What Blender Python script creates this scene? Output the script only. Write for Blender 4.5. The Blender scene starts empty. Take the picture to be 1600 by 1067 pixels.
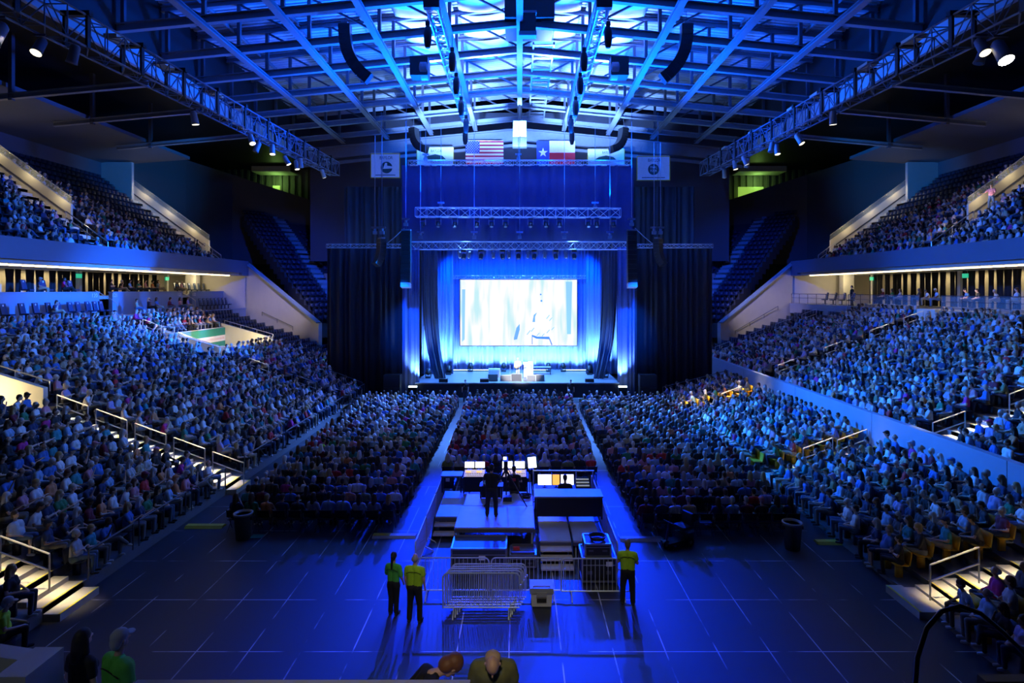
import bpy, math, random
import numpy as np
from mathutils import Vector, Matrix
RN = random.Random(11)
SC = bpy.context.scene
COL = SC.collection
PI = math.pi
# ---- the photograph's geometry: level camera 8.7 m above the arena floor, looking along +Y
F, CX, CY, ZC = 900.0, 812.0, 453.0, 8.7
def W(x, y, d):
    return Vector(((x - CX) / F * d, d, ZC - (y - CY) / F * d))
def XX(x, d): return (x - CX) / F * d
def ZZ(y, d): return ZC - (y - CY) / F * d

# ------------------------------------------------------------------ materials
MATS = {}
def M(name, col, rough=0.6, metal=0.0, emit=None, estr=0.0, noise=0.12, scale=6.0, bump=0.0, alpha=1.0, spec=0.5, trans=0.0):
    if name in MATS: return MATS[name]
    m = bpy.data.materials.new(name); m.use_nodes = True
    nt = m.node_tree; b = nt.nodes['Principled BSDF']
    c = (col[0], col[1], col[2], 1)
    b.inputs['Base Color'].default_value = c
    b.inputs['Roughness'].default_value = rough
    b.inputs['Metallic'].default_value = metal
    b.inputs['Specular IOR Level'].default_value = spec
    if alpha < 1: b.inputs['Alpha'].default_value = alpha
    if trans: b.inputs['Transmission Weight'].default_value = trans
    if emit:
        b.inputs['Emission Color'].default_value = (emit[0], emit[1], emit[2], 1)
        b.inputs['Emission Strength'].default_value = estr
    if noise > 0:
        tc = nt.nodes.new('ShaderNodeTexCoord'); n = nt.nodes.new('ShaderNodeTexNoise')
        n.inputs['Scale'].default_value = scale; n.inputs['Detail'].default_value = 3
        mx = nt.nodes.new('ShaderNodeMix'); mx.data_type = 'RGBA'
        mx.inputs[6].default_value = tuple(max(0, x * (1 - noise)) for x in col) + (1,)
        mx.inputs[7].default_value = tuple(min(1, x * (1 + noise)) for x in col) + (1,)
        nt.links.new(tc.outputs['Object'], n.inputs['Vector'])
        nt.links.new(n.outputs['Fac'], mx.inputs[0])
        nt.links.new(mx.outputs[2], b.inputs['Base Color'])
        if bump > 0:
            bp = nt.nodes.new('ShaderNodeBump'); bp.inputs['Strength'].default_value = bump
            nt.links.new(n.outputs['Fac'], bp.inputs['Height'])
            nt.links.new(bp.outputs['Normal'], b.inputs['Normal'])
    MATS[name] = m
    return m
BLACK = M('black paint', (0.012, 0.012, 0.014), 0.55)
STEEL = M('dark steel', (0.10, 0.10, 0.12), 0.5, 0.3)
BEAM = M('painted steel beam', (0.21, 0.22, 0.25), 0.5, 0.0)
ALU = M('truss aluminium', (0.62, 0.63, 0.66), 0.32, 0.85)
RAILM = M('satin rail metal', (0.62, 0.60, 0.56), 0.35, 0.6)
CONC = M('grey concrete', (0.34, 0.34, 0.33), 0.85, bump=0.1)
CREAM = M('pale painted wall', (0.62, 0.59, 0.50), 0.8, noise=0.06, scale=2)
GREYW = M('grey painted wall', (0.42, 0.42, 0.42), 0.8, noise=0.06, scale=2)
TREAD = M('bleacher tread', (0.16, 0.16, 0.17), 0.7)
STEPM = M('pale stair tread', (0.55, 0.51, 0.42), 0.7)
NOSE = M('yellow nosing', (0.75, 0.62, 0.05), 0.6)
FASC = M('balcony fascia panel', (0.11, 0.14, 0.22), 0.55, noise=0.05, scale=1)
DARKW = M('charcoal wall', (0.05, 0.05, 0.055), 0.8)
CORRW = M('dark ribbed wall', (0.16, 0.165, 0.16), 0.8)
DRAPE = M('black velour drape', (0.02, 0.02, 0.028), 0.9, noise=0.2)
BDRAPE = M('blue stage drape', (0.15, 0.20, 0.44), 0.75, noise=0.1)
SDRAPE = M('charcoal suite curtain', (0.20, 0.185, 0.15), 0.85, noise=0.2)
PLASTIC = M('matt black plastic', (0.02, 0.02, 0.022), 0.45)
GREYP = M('grey plastic', (0.30, 0.30, 0.31), 0.5)
WHITEP = M('white plastic', (0.75, 0.75, 0.76), 0.45)
CHROME = M('galvanised tube', (0.50, 0.56, 0.58), 0.4, 0.25)
SEATM = M('navy stadium seat', (0.018, 0.030, 0.075), 0.45)
YSEAT = M('yellow stadium seat', (0.80, 0.42, 0.015), 0.45)
GOLD = M('yellow enamel', (0.70, 0.60, 0.05), 0.5)
GREENS = M('dark green sign face', (0.015, 0.26, 0.17), 0.5)
WARM = M('warm lamp', (0.9, 0.8, 0.6), 0.5, emit=(1.0, 0.78, 0.45), estr=3.5, noise=0)
WHITEL = M('white lamp', (0.9, 0.9, 0.9), 0.5, emit=(1.0, 0.95, 0.85), estr=60, noise=0)
BLUEL = M('blue white lamp', (0.8, 0.9, 1.0), 0.4, emit=(0.45, 0.7, 1.0), estr=9, noise=0)
GREENL = M('green exit lamp', (0.1, 0.6, 0.3), 0.5, emit=(0.02, 0.55, 0.3), estr=0.8, noise=0)
SCREENL = M('lit monitor', (0.9, 0.9, 0.9), 0.3, emit=(0.9, 0.92, 1.0), estr=2.2, noise=0)
ORANGEL = M('lit amber panel', (0.9, 0.5, 0.1), 0.4, emit=(1.0, 0.45, 0.08), estr=1.3, noise=0)
GLASS = M('clear glass', (0.75, 0.85, 0.9), 0.05, noise=0, alpha=0.12)

# ------------------------------------------------------------------ mesh builder
class MB:
    def __init__(s): s.v, s.f, s.m = [], [], []
    def add(s, vs, fs, mi=0):
        o = len(s.v)
        s.v += [tuple(p) for p in vs]
        s.f += [tuple(i + o for i in f) for f in fs]
        s.m += [mi] * len(fs)
        return s
    def box(s, x0, x1, y0, y1, z0, z1, mi=0):
        vs = [(x, y, z) for z in (z0, z1) for y in (y0, y1) for x in (x0, x1)]
        return s.add(vs, [(0, 2, 3, 1), (4, 5, 7, 6), (0, 1, 5, 4), (2, 6, 7, 3), (0, 4, 6, 2), (1, 3, 7, 5)], mi)
    def cbox(s, c, sx, sy, sz, rz=0.0, rx=0.0, mi=0):
        R = Matrix.Rotation(rz, 3, 'Z') @ Matrix.Rotation(rx, 3, 'X'); c = Vector(c)
        vs = [c + R @ Vector((x * sx / 2, y * sy / 2, z * sz / 2)) for z in (-1, 1) for y in (-1, 1) for x in (-1, 1)]
        return s.add(vs, [(0, 2, 3, 1), (4, 5, 7, 6), (0, 1, 5, 4), (2, 6, 7, 3), (0, 4, 6, 2), (1, 3, 7, 5)], mi)
    def frame(s, p, q, up=None):
        d = (Vector(q) - Vector(p)).normalized()
        u = Vector(up) if up else (Vector((0, 0, 1)) if abs(d.z) < 0.9 else Vector((0, 1, 0)))
        a = d.cross(u).normalized(); b = a.cross(d).normalized()
        return a, b
    def bar(s, p, q, w, h=None, mi=0, up=None):
        h = h or w; p, q = Vector(p), Vector(q); a, b = s.frame(p, q, up)
        vs = [e + a * (i * w / 2) + b * (j * h / 2) for e in (p, q) for j in (-1, 1) for i in (-1, 1)]
        return s.add(vs, [(0, 2, 3, 1), (4, 5, 7, 6), (0, 1, 5, 4), (2, 6, 7, 3), (0, 4, 6, 2), (1, 3, 7, 5)], mi)
    def ibeam(s, p, q, w, h, t=0.05, mi=0):
        p, q = Vector(p), Vector(q); a, b = s.frame(p, q)
        s.bar(p + b * (h / 2 - t / 2), q + b * (h / 2 - t / 2), w, t, mi)
        s.bar(p - b * (h / 2 - t / 2), q - b * (h / 2 - t / 2), w, t, mi)
        return s.bar(p, q, t, h - 2 * t, mi)
    def tube(s, p, q, r, n=6, mi=0, r2=None):
        p, q = Vector(p), Vector(q); a, b = s.frame(p, q); r2 = r if r2 is None else r2
        vs = []
        for e, rr in ((p, r), (q, r2)):
            for k in range(n):
                t = 2 * PI * k / n
                vs.append(e + a * (rr * math.cos(t)) + b * (rr * math.sin(t)))
        fs = [(k, (k + 1) % n, n + (k + 1) % n, n + k) for k in range(n)]
        fs += [tuple(range(n - 1, -1, -1)), tuple(range(n, 2 * n))]
        return s.add(vs, fs, mi)
    def path(s, pts, r, n=6, mi=0):
        pts = [Vector(p) for p in pts]; vs = []; ref = None
        for i, p in enumerate(pts):
            d = (pts[min(i + 1, len(pts) - 1)] - pts[max(i - 1, 0)]).normalized()
            if ref is None: ref = s.frame(Vector((0, 0, 0)), d)[0]
            a = (ref - d * ref.dot(d)).normalized(); ref = a; b = a.cross(d)
            for k in range(n):
                t = 2 * PI * k / n
                vs.append(p + a * (r * math.cos(t)) + b * (r * math.sin(t)))
        fs = []
        for i in range(len(pts) - 1):
            for k in range(n):
                k2 = (k + 1) % n
                fs.append((i * n + k, i * n + k2, (i + 1) * n + k2, (i + 1) * n + k))
        fs += [tuple(range(n - 1, -1, -1)), tuple(range((len(pts) - 1) * n, len(pts) * n))]
        return s.add(vs, fs, mi)
    def lathe(s, prof, c=(0, 0, 0), n=12, mi=0, R=None):
        R = R or Matrix.Identity(3); c = Vector(c); vs = []
        for r, z in prof:
            for k in range(n):
                t = 2 * PI * k / n
                vs.append(c + R @ Vector((r * math.cos(t), r * math.sin(t), z)))
        fs = []
        for i in range(len(prof) - 1):
            for k in range(n):
                k2 = (k + 1) % n
                fs.append((i * n + k, i * n + k2, (i + 1) * n + k2, (i + 1) * n + k))
        fs += [tuple(range(n - 1, -1, -1)), tuple(range((len(prof) - 1) * n, len(prof) * n))]
        return s.add(vs, fs, mi)
    def ell(s, c, r, n=12, m=8, mi=0, R=None):
        prof = [(max(1e-4, math.sin(PI * i / m)), -math.cos(PI * i / m)) for i in range(m + 1)]
        R = (R or Matrix.Identity(3)) @ Matrix.Diagonal(Vector(r))
        return s.lathe(prof, c, n, mi, R)
    def prism(s, pts, d, mi=0):
        n = len(pts); d = Vector(d); pts = [Vector(p) for p in pts]
        vs = pts + [p + d for p in pts]
        fs = [tuple(range(n - 1, -1, -1)), tuple(range(n, 2 * n))] + [(k, (k + 1) % n, n + (k + 1) % n, n + k) for k in range(n)]
        return s.add(vs, fs, mi)
    def mesh(s, name, mats):
        me = bpy.data.meshes.new(name)
        me.from_pydata(s.v, [], s.f)
        mats = mats if isinstance(mats, (list, tuple)) else [mats]
        for m in mats: me.materials.append(m)
        if len(mats) > 1: me.polygons.foreach_set('material_index', s.m)
        me.update()
        return me
    def build(s, name, mats, parent=None, smooth=False, loc=None):
        o = bpy.data.objects.new(name, s.mesh(name, mats)); COL.objects.link(o)
        if parent is not None:
            o.parent = parent
            if parent.type == 'EMPTY' or parent.get('local') is None:
                pass
        if smooth: o.data.polygons.foreach_set('use_smooth', [True] * len(o.data.polygons))
        if loc is not None: o.location = loc
        return o
def tag(o, label, cat, group=None, kind=None):
    o['label'] = label; o['category'] = cat
    if group: o['group'] = group
    if kind: o['kind'] = kind
    return o
def thing(name, label, cat, loc=(0, 0, 0), rz=0.0, group=None, kind=None):
    o = bpy.data.objects.new(name, None); COL.objects.link(o)
    o.location = loc; o.rotation_euler = (0, 0, rz); o.empty_display_size = 0.2
    return tag(o, label, cat, group, kind)
KIDS = {}
def dup(root, loc, rz=0.0, label=None, scale=None, group=None):
    kids = KIDS.get(root.name)
    if kids is None:
        kids = KIDS[root.name] = [(c, list(c.children)) for c in root.children]
    r = root.copy(); COL.objects.link(r); r.location = loc; r.rotation_euler = (root.rotation_euler[0], root.rotation_euler[1], rz)
    if scale: r.scale = scale
    if label: r['label'] = label
    if group: r['group'] = group
    for c, gs in kids:
        c2 = c.copy(); COL.objects.link(c2); c2.parent = r
        for g in gs:
            g2 = g.copy(); COL.objects.link(g2); g2.parent = c2
    return r
def spot(name, loc, target, energy, color, angle=40, blend=0.5, size=0.3):
    l = bpy.data.lights.new(name, 'SPOT'); l.energy = energy; l.color = color
    l.spot_size = math.radians(angle); l.spot_blend = blend; l.shadow_soft_size = size
    o = bpy.data.objects.new(name, l); COL.objects.link(o); o.location = loc
    o.rotation_euler = (Vector(target) - Vector(loc)).to_track_quat('-Z', 'Y').to_euler()
    return o
def area(name, loc, target, energy, color, sx, sy):
    l = bpy.data.lights.new(name, 'AREA'); l.energy = energy; l.color = color; l.shape = 'RECTANGLE'; l.size = sx; l.size_y = sy
    o = bpy.data.objects.new(name, l); COL.objects.link(o); o.location = loc
    o.rotation_euler = (Vector(target) - Vector(loc)).to_track_quat('-Z', 'Y').to_euler()
    return o
_O1 = 'first second third fourth fifth sixth seventh eighth ninth tenth eleventh twelfth thirteenth fourteenth fifteenth sixteenth seventeenth eighteenth nineteenth'.split()
_T = {2: 'twenty', 3: 'thirty', 4: 'forty', 5: 'fifty', 6: 'sixty'}
_TT = {2: 'twentieth', 3: 'thirtieth', 4: 'fortieth', 5: 'fiftieth', 6: 'sixtieth'}
def nth(n):
    if n <= 19: return _O1[n - 1]
    t, u = divmod(n, 10)
    return _TT[t] if u == 0 else _T[t] + '-' + _O1[u - 1]
def text_part(body, size, loc, rot, mat, parent, name='lettering', ext=0.004, sx=1.0):
    c = bpy.data.curves.new(name, 'FONT'); c.body = body; c.size = size; c.align_x = 'CENTER'; c.align_y = 'CENTER'; c.extrude = ext
    c.materials.append(mat)
    o = bpy.data.objects.new(name, c); COL.objects.link(o); o.location = loc; o.rotation_euler = rot; o.parent = parent
    o.scale = (sx, 1, 1)
    bpy.context.view_layer.update()
    me = bpy.data.meshes.new_from_object(o.evaluated_get(bpy.context.evaluated_depsgraph_get()))
    bpy.data.objects.remove(o); bpy.data.curves.remove(c)
    me.materials.clear(); me.materials.append(mat)
    q = bpy.data.objects.new(name, me); COL.objects.link(q); q.location = loc; q.rotation_euler = rot; q.scale = (sx, 1, 1); q.parent = parent
    return q

# ------------------------------------------------------------------ camera and view
cam = bpy.data.cameras.new('camera'); cam.sensor_width = 36; cam.lens = F / 1600 * 36
cam.shift_x = -(CX - 800) / 1600; cam.shift_y = -(533.5 - CY) / 1600; cam.clip_end = 300; cam.clip_start = 0.1
co = bpy.data.objects.new('camera', cam); COL.objects.link(co); co.location = (0, 0, ZC); co.rotation_euler = (PI / 2, 0, 0)
SC.camera = co
SC.view_settings.view_transform = 'Standard'; SC.view_settings.look = 'None'; SC.view_settings.exposure = 0.0
SC.view_settings.gamma = 1.0; SC.view_settings.use_curve_mapping = False
w = bpy.data.worlds.new('dark hall'); SC.world = w; w.use_nodes = True
w.node_tree.nodes['Background'].inputs[0].default_value = (0.0008, 0.0014, 0.006, 1)
w.node_tree.nodes['Background'].inputs[1].default_value = 1.0
# =================================================================== the setting
def struct(mb, name, mats, label, cat='wall', smooth=False):
    return tag(mb.build(name, mats, smooth=smooth), label, cat, kind='structure')
# floor with taped panel seams
fm = bpy.data.materials.new('dark panel floor'); fm.use_nodes = True
nt = fm.node_tree; bs = nt.nodes['Principled BSDF']
bs.inputs['Roughness'].default_value = 0.5
tc = nt.nodes.new('ShaderNodeTexCoord'); mp = nt.nodes.new('ShaderNodeMapping'); mp.inputs['Location'].default_value = (0.255, 0.06, 0)
br = nt.nodes.new('ShaderNodeTexBrick'); br.offset = 0.0
br.inputs['Scale'].default_value = 1.0; br.inputs['Brick Width'].default_value = 1.255; br.inputs['Row Height'].default_value = 2.32
br.inputs['Mortar Size'].default_value = 0.016; br.inputs['Mortar Smooth'].default_value = 0.0
br.inputs['Color1'].default_value = (0.034, 0.036, 0.044, 1); br.inputs['Color2'].default_value = (0.030, 0.032, 0.040, 1); br.inputs['Mortar'].default_value = (0.032, 0.033, 0.042, 1)
ns = nt.nodes.new('ShaderNodeTexNoise'); ns.inputs['Scale'].default_value = 0.9; ns.inputs['Detail'].default_value = 3
rp = nt.nodes.new('ShaderNodeValToRGB'); rp.color_ramp.elements[0].position = 0.43; rp.color_ramp.elements[1].position = 0.58
mul = nt.nodes.new('ShaderNodeMath'); mul.operation = 'MULTIPLY'
mx = nt.nodes.new('ShaderNodeMix'); mx.data_type = 'RGBA'; mx.inputs[7].default_value = (0.50, 0.52, 0.56, 1)
L = nt.links.new
L(tc.outputs['Object'], mp.inputs['Vector']); L(mp.outputs['Vector'], br.inputs['Vector']); L(tc.outputs['Object'], ns.inputs['Vector'])
L(ns.outputs['Fac'], rp.inputs['Fac']); L(rp.outputs['Color'], mul.inputs[0]); L(br.outputs['Fac'], mul.inputs[1])
L(mul.outputs['Value'], mx.inputs[0]); L(br.outputs['Color'], mx.inputs[6]); L(mx.outputs[2], bs.inputs['Base Color'])
struct(MB().box(-45, 45, 0, 82, -0.3, 0), 'floor', fm, 'dark panelled arena floor with taped seams', 'floor')

# roof: two ribbed slopes above the trusses
def chord_z(x): return 26.35 - 0.097 * abs(x)
ceil = MB()
for sgn in (-1, 1):
    y = 24.0
    while y < 64:
        vs = []
        for (dy, dz) in ((0, 0), (0.19, 0), (0.23, 0.09), (0.42, 0.09), (0.46, 0)):
            for x in (0, 25.0 * sgn):
                vs.append((x, y + dy, chord_z(x) + 3.75 + dz))
        fs = [(2 * k, 2 * k + 1, 2 * k + 3, 2 * k + 2) for k in range(4)]
        ceil.add(vs, fs); y += 0.46
DECK = M('ribbed roof deck', (0.42, 0.44, 0.50), 0.55)
struct(ceil, 'ceiling', DECK, 'ribbed metal deck of the high arena roof', 'ceiling')
for sgn, nm in ((-1, 'left'), (1, 'right')):
    b = MB(); b.box(min(24.2 * sgn, 48 * sgn), max(24.2 * sgn, 48 * sgn), 10, 82, 25.4, 25.7)
    struct(b, 'ceiling', BLACK, 'dark low side roof above the %s upper deck' % nm, 'ceiling')
    # tall edge panel of the high roof
    b = MB(); b.box(min(24.0 * sgn, 24.25 * sgn), max(24.0 * sgn, 24.25 * sgn), 20, 60.5, 22.75, 23.95)
    struct(b, 'trim_1' if sgn < 0 else 'trim_2', GREYW, 'long edge panel where the high roof ends, %s side' % nm, 'trim')
    b = MB(); b.box(min(24.0 * sgn, 24.25 * sgn), max(24.0 * sgn, 24.25 * sgn), 20, 62, 23.96, 28.2)
    struct(b, 'wall_roof_' + nm, BLACK, 'black upstand closing the high roof at its %s edge' % nm, 'wall')
    # sloping soffit over the upper deck
    b = MB()
    b.prism([(33.4 * sgn, 12, 21.9), (41.5 * sgn, 12, 21.3), (41.5 * sgn, 12, 21.6), (33.4 * sgn, 12, 22.2)], (0, 46.3, 0))
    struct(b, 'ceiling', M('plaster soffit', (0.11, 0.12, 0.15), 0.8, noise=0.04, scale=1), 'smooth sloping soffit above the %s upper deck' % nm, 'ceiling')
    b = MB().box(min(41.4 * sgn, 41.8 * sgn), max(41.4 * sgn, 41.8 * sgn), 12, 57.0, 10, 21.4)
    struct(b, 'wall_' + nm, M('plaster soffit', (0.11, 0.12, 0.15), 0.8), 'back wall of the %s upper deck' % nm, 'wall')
    b = MB().box(min(38.4 * sgn, 41.8 * sgn), max(38.4 * sgn, 41.8 * sgn), 57.0, 57.35, 15, 21.35)
    struct(b, 'wall_return_' + nm, GREYW, 'short blue lit return wall at the end of the %s soffit' % nm, 'wall')
    # dark wall that closes the corner behind the end seats
    b = MB()
    P = [(41.6, 57.6, 22.4), (38.2, 66.0, 23.6), (36.4, 73.0, 23.3), (22.0, 79.5, 18.9)]
    vs = []
    for (x, y, z) in P:
        vs += [(x * sgn, y, 12), (x * sgn, y, z), (x * sgn * 1.0, y + 0.5, 12), (x * sgn, y + 0.5, z)]
    fs = []
    for k in range(3):
        a, c = 4 * k, 4 * k + 4
        fs += [(a, c, c + 1, a + 1), (a + 2, a + 3, c + 3, c + 2), (a + 1, c + 1, c + 3, a + 3), (a, a + 2, c + 2, c)]
    b.add(vs, fs)
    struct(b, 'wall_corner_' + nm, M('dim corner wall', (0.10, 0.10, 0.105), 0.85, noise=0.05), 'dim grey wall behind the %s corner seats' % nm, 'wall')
# end wall with ribs
b = MB(); b.box(-46, 46, 80, 80.4, 0, 30)
x = -45
while x < 45:
    b.box(x, x + 0.35, 79.8, 80, 0, 30); x += 0.9
struct(b, 'wall_back', CORRW, 'ribbed dark end wall beyond the stage', 'wall')
b = MB().box(-24, 24, 66, 66.3, 12, 29)
struct(b, 'wall_gable', M('dark gable wall', (0.06, 0.06, 0.08), 0.8), 'dark gable wall behind the hanging flags', 'wall')

# ---------------------------------------------------------------- seating tiers
def tier(rows, x0, run, z0, rise, segs, sgn, thick=1.3):
    b = MB()
    for (ya, yb, i0, i1) in segs:
        for i in range(i0, i1 + 1):
            xa, xb, z = x0 + run * i, x0 + run * (i + 1), z0 + rise * i
            b.box(min(xa * sgn, xb * sgn), max(xa * sgn, xb * sgn), ya, yb, max(0.0, z - thick), z)
    return b
# left lower bleachers
LX0, LRUN, LZ0, LRISE, LN = 12.5, 0.85, 0.35, 0.31, 19
def lz(i): return LZ0 + LRISE * i
def lx(i): return LX0 + LRUN * i
VA = (23.5, 26.0, 10, 17)        # vomitory: y from, y to, first row cut, last row cut
VB = (42.0, 51.0, 11, 15)
segsL = [(11.0, 23.5, 0, 18), (23.5, 26.0, 0, 9), (23.5, 26.0, 18, 18), (26.0, 42.0, 0, 18), (42.0, 46.0, 0, 10), (42.0, 51.0, 16, 18), (46.0, 51.0, 3, 10), (51.0, 57.5, 3, 18)]
struct(tier(LN, LX0, LRUN, LZ0, LRISE, segsL, -1), 'seating_tier', TREAD, 'stepped left lower bleachers beside the floor', 'seating tier')
# right: low risers, dividing wall, fixed bowl
RX0, RRUN, RZ0, RRISE, RNN = 11.0, 0.78, 0.12, 0.19, 7
struct(tier(RNN, RX0, RRUN, RZ0, RRISE, [(11.5, 45.0, 0, 6)], 1), 'seating_tier', TREAD, 'low right risers in front of the blue lit wall', 'seating tier')
BX0, BRUN, BZ0, BRISE, BN = 16.9, 0.80, 2.05, 0.30, 15
struct(tier(BN, BX0, BRUN, BZ0, BRISE, [(14.0, 57.5, 0, 14)], 1), 'seating_tier', TREAD, 'stepped right lower bowl behind the blue lit wall', 'seating tier')
b = MB().box(16.5, 16.8, 12, 50.7, 0, 2.92)
for yy in (19.5, 27.0, 34.5, 42.5):
    b.box(16.485, 16.5, yy, yy + 0.04, 0.0, 2.92)
struct(b, 'wall_divider', M('blue grey wall', (0.26, 0.32, 0.42), 0.75, noise=0.08, scale=1.5), 'long pale wall between right risers and right lower bowl', 'wall')
# upper decks
UX0, URUN, UZ0, URISE, UN = 29.6, 0.85, 11.15, 0.62, 14
for sgn, nm in ((-1, 'left'), (1, 'right')):
    struct(tier(UN, UX0, URUN, UZ0, URISE, [(20, 60, 0, 13)], sgn, .63), 'seating_tier', M('dark deck tread', (0.045, 0.05, 0.06), 0.7), 'stepped %s upper deck above the balcony fascia' % nm, 'seating tier')
    b = MB().box(min(28.9 * sgn, 29.25 * sgn), max(28.9 * sgn, 29.25 * sgn), 18, 60.0, 10.5, 11.75)
    b.box(min(29.25 * sgn, 29.6 * sgn), max(29.25 * sgn, 29.6 * sgn), 18, 60.0, 10.5, 11.1)
    struct(b, 'wall_fascia_' + nm, FASC, 'long blue lit balcony fascia on the %s' % nm, 'wall')
    b = MB().box(min(29.25 * sgn, 41.8 * sgn), max(29.25 * sgn, 41.8 * sgn), 18, 62.0, 10.25, 10.5)
    struct(b, 'ceiling', GREYW, 'underside of the %s balcony over the suites' % nm, 'ceiling')
    b = MB().box(min(28.9 * sgn, 30.2 * sgn), max(28.9 * sgn, 30.2 * sgn), 60.0, 61.4, 10.2, 11.75)
    struct(b, 'trim_3' if sgn < 0 else 'trim_4', FASC, 'blue end block of the %s balcony fascia' % nm, 'trim')
    # splayed pale wall that carries the end seats
    P0, P1 = Vector((19.9 * sgn, 57.0)), Vector((29.3 * sgn, 61.6))
    n = Vector((P1 - P0)); n = Vector((-n.y, n.x)).normalized() * 0.45 * (1 if sgn > 0 else -1)
    if n.y < 0: n = -n
    zt0, zt1 = 5.4, 11.6
    pts = [(P0, 1.5), (P1, 1.5), (P1, zt1), (P0, zt0)]
    b = MB(); b.prism([(p.x, p.y, z) for p, z in pts], (n.x, n.y, 0))
    struct(b, 'wall_splay_' + nm, CREAM, 'pale splayed wall with a sloping top, %s end' % nm, 'wall')
    b = MB(); b.bar((P0.x, P0.y, zt0 + 0.06), (P1.x, P1.y, zt1 + 0.06), 0.6, 0.12)
    struct(b, 'trim_5' if sgn < 0 else 'trim_6', M('blue grey cap', (0.25, 0.33, 0.42), 0.5), 'cap along the sloping top of the %s splayed wall' % nm, 'trim')
    # suite back wall beyond the curtain and side pieces
    b = MB().box(min(37.6 * sgn, 38 * sgn), max(37.6 * sgn, 38 * sgn), 18, 63, 6, 10.3)
    struct(b, 'wall_suite_' + nm, M('cream suite wall', (.62, .56, .40), .8), 'cream back wall of the %s suites' % nm, 'wall')
    b = MB().box(min(29.3 * sgn, 37.6 * sgn), max(29.3 * sgn, 37.6 * sgn), 61.4, 61.8, 6, 10.3)
    struct(b, 'wall_suiteend_' + nm, CREAM, 'pale end wall of the %s suites' % nm, 'wall')
# corner (end) seats: rows in plan follow the splayed wall, climbing away from the stage
CU, CV = Vector((-0.72, 0.694)), Vector((0.694, 0.72))
CNR = 22
def corner_pt(sgn, u, v):
    x = -19.9 + CU.x * u + CV.x * v; y = 57.3 + CU.y * u + CV.y * v
    return (x * -sgn, y)
def cz(i): return 5.3 + 0.60 * i
for sgn, nm in ((-1, 'left'), (1, 'right')):
    b = MB()
    for i in range(CNR):
        u0, u1 = 0.4 + 0.95 * i, 0.4 + 0.95 * (i + 1)
        v0 = 0.3 + 0.14 * i
        q = [corner_pt(sgn, u0, -0.62 * i * 0 + 0.4 - 0.0), corner_pt(sgn, u1, 0.4), corner_pt(sgn, u1, 15), corner_pt(sgn, u0, 15)]
        b.prism([(x, y, cz(i) - 1.4) for x, y in q], (0, 0, 1.4))
    struct(b, 'seating_tier', M('dark deck tread', (0.045, 0.05, 0.06), 0.7), 'stepped %s corner seats behind the splayed wall' % nm, 'seating tier')

# left suites: two stepped boxes with blue lit fronts
def boxwall(name_i, sgn, X, segs, z0, z1, nm):
    b = MB()
    for ya, yb in segs:
        b.box(min(X * sgn, (X + 0.3) * sgn), max(X * sgn, (X + 0.3) * sgn), ya, yb, z0, z1)
        b.box(min((X - .06) * sgn, (X + 0.36) * sgn), max((X - .06) * sgn, (X + 0.36) * sgn), ya, yb, z1, z1 + 0.07)
    return b
for k, (ya, yb) in enumerate(((18, 42.6), (44.0, 53.2), (54.8, 61.0))):
    struct(boxwall(k, -1, 29.0, [(ya, yb)], 4.8, 6.72, 'left'), 'wall_box_low', M('box front panel', (0.20, 0.27, 0.42), 0.5, noise=0.04, scale=1), '%s low blue lit front wall under the left suites' % nth(k + 1), 'wall')
for k, (ya, yb) in enumerate(((18, 43.3), (44.7, 54.0), (55.6, 62.6))):
    struct(boxwall(k, -1, 31.6, [(ya, yb)], 6.0, 8.5, 'left'), 'wall_box_high', M('box front panel', (0.20, 0.27, 0.42), 0.5), '%s upper blue lit front wall of the left suites' % nth(k + 1), 'wall')
struct(MB().box(-31.6, -29.3, 18, 61.2, 6.4, 6.75), 'floor_box', CONC, 'floor of the lower left suite boxes', 'floor')
struct(MB().box(-37.6, -31.9, 18, 61.4, 8.0, 8.25), 'floor_terrace', CONC, 'floor of the upper left suite terrace', 'floor')
for k, yy in enumerate((43.3, 54.2)):
    struct(MB().box(-33.2, -33.0, yy - 0.2, yy + 1.9, 5.8, 8.3), 'wall_gap', M('brown gap wall', (0.22, 0.18, 0.12), 0.8), 'brown back of the %s stair gap between left suite walls' % nth(k + 1), 'wall')
# right terrace
struct(MB().box(28.7, 37.6, 18, 61.4, 7.0, 7.3), 'floor_terrace', CONC, 'floor of the right suite terrace', 'floor')
struct(MB().box(28.6, 28.9, 50.5, 61.0, 6.3, 7.3), 'wall_terrace', GREYW, 'lit front band under the right suite terrace', 'wall')
struct(MB().box(29.6, 29.8, 18, 50.5, 4.5, 7.2), 'wall_terrace', DARKW, 'dark front under the right suite terrace', 'wall')
struct(MB().box(28.4, 30.2, 39.4, 41.2, 5.5, 7.35), 'wall_terrace', CREAM, 'cream block at the head of the right lower bowl stairs', 'wall')

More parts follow.
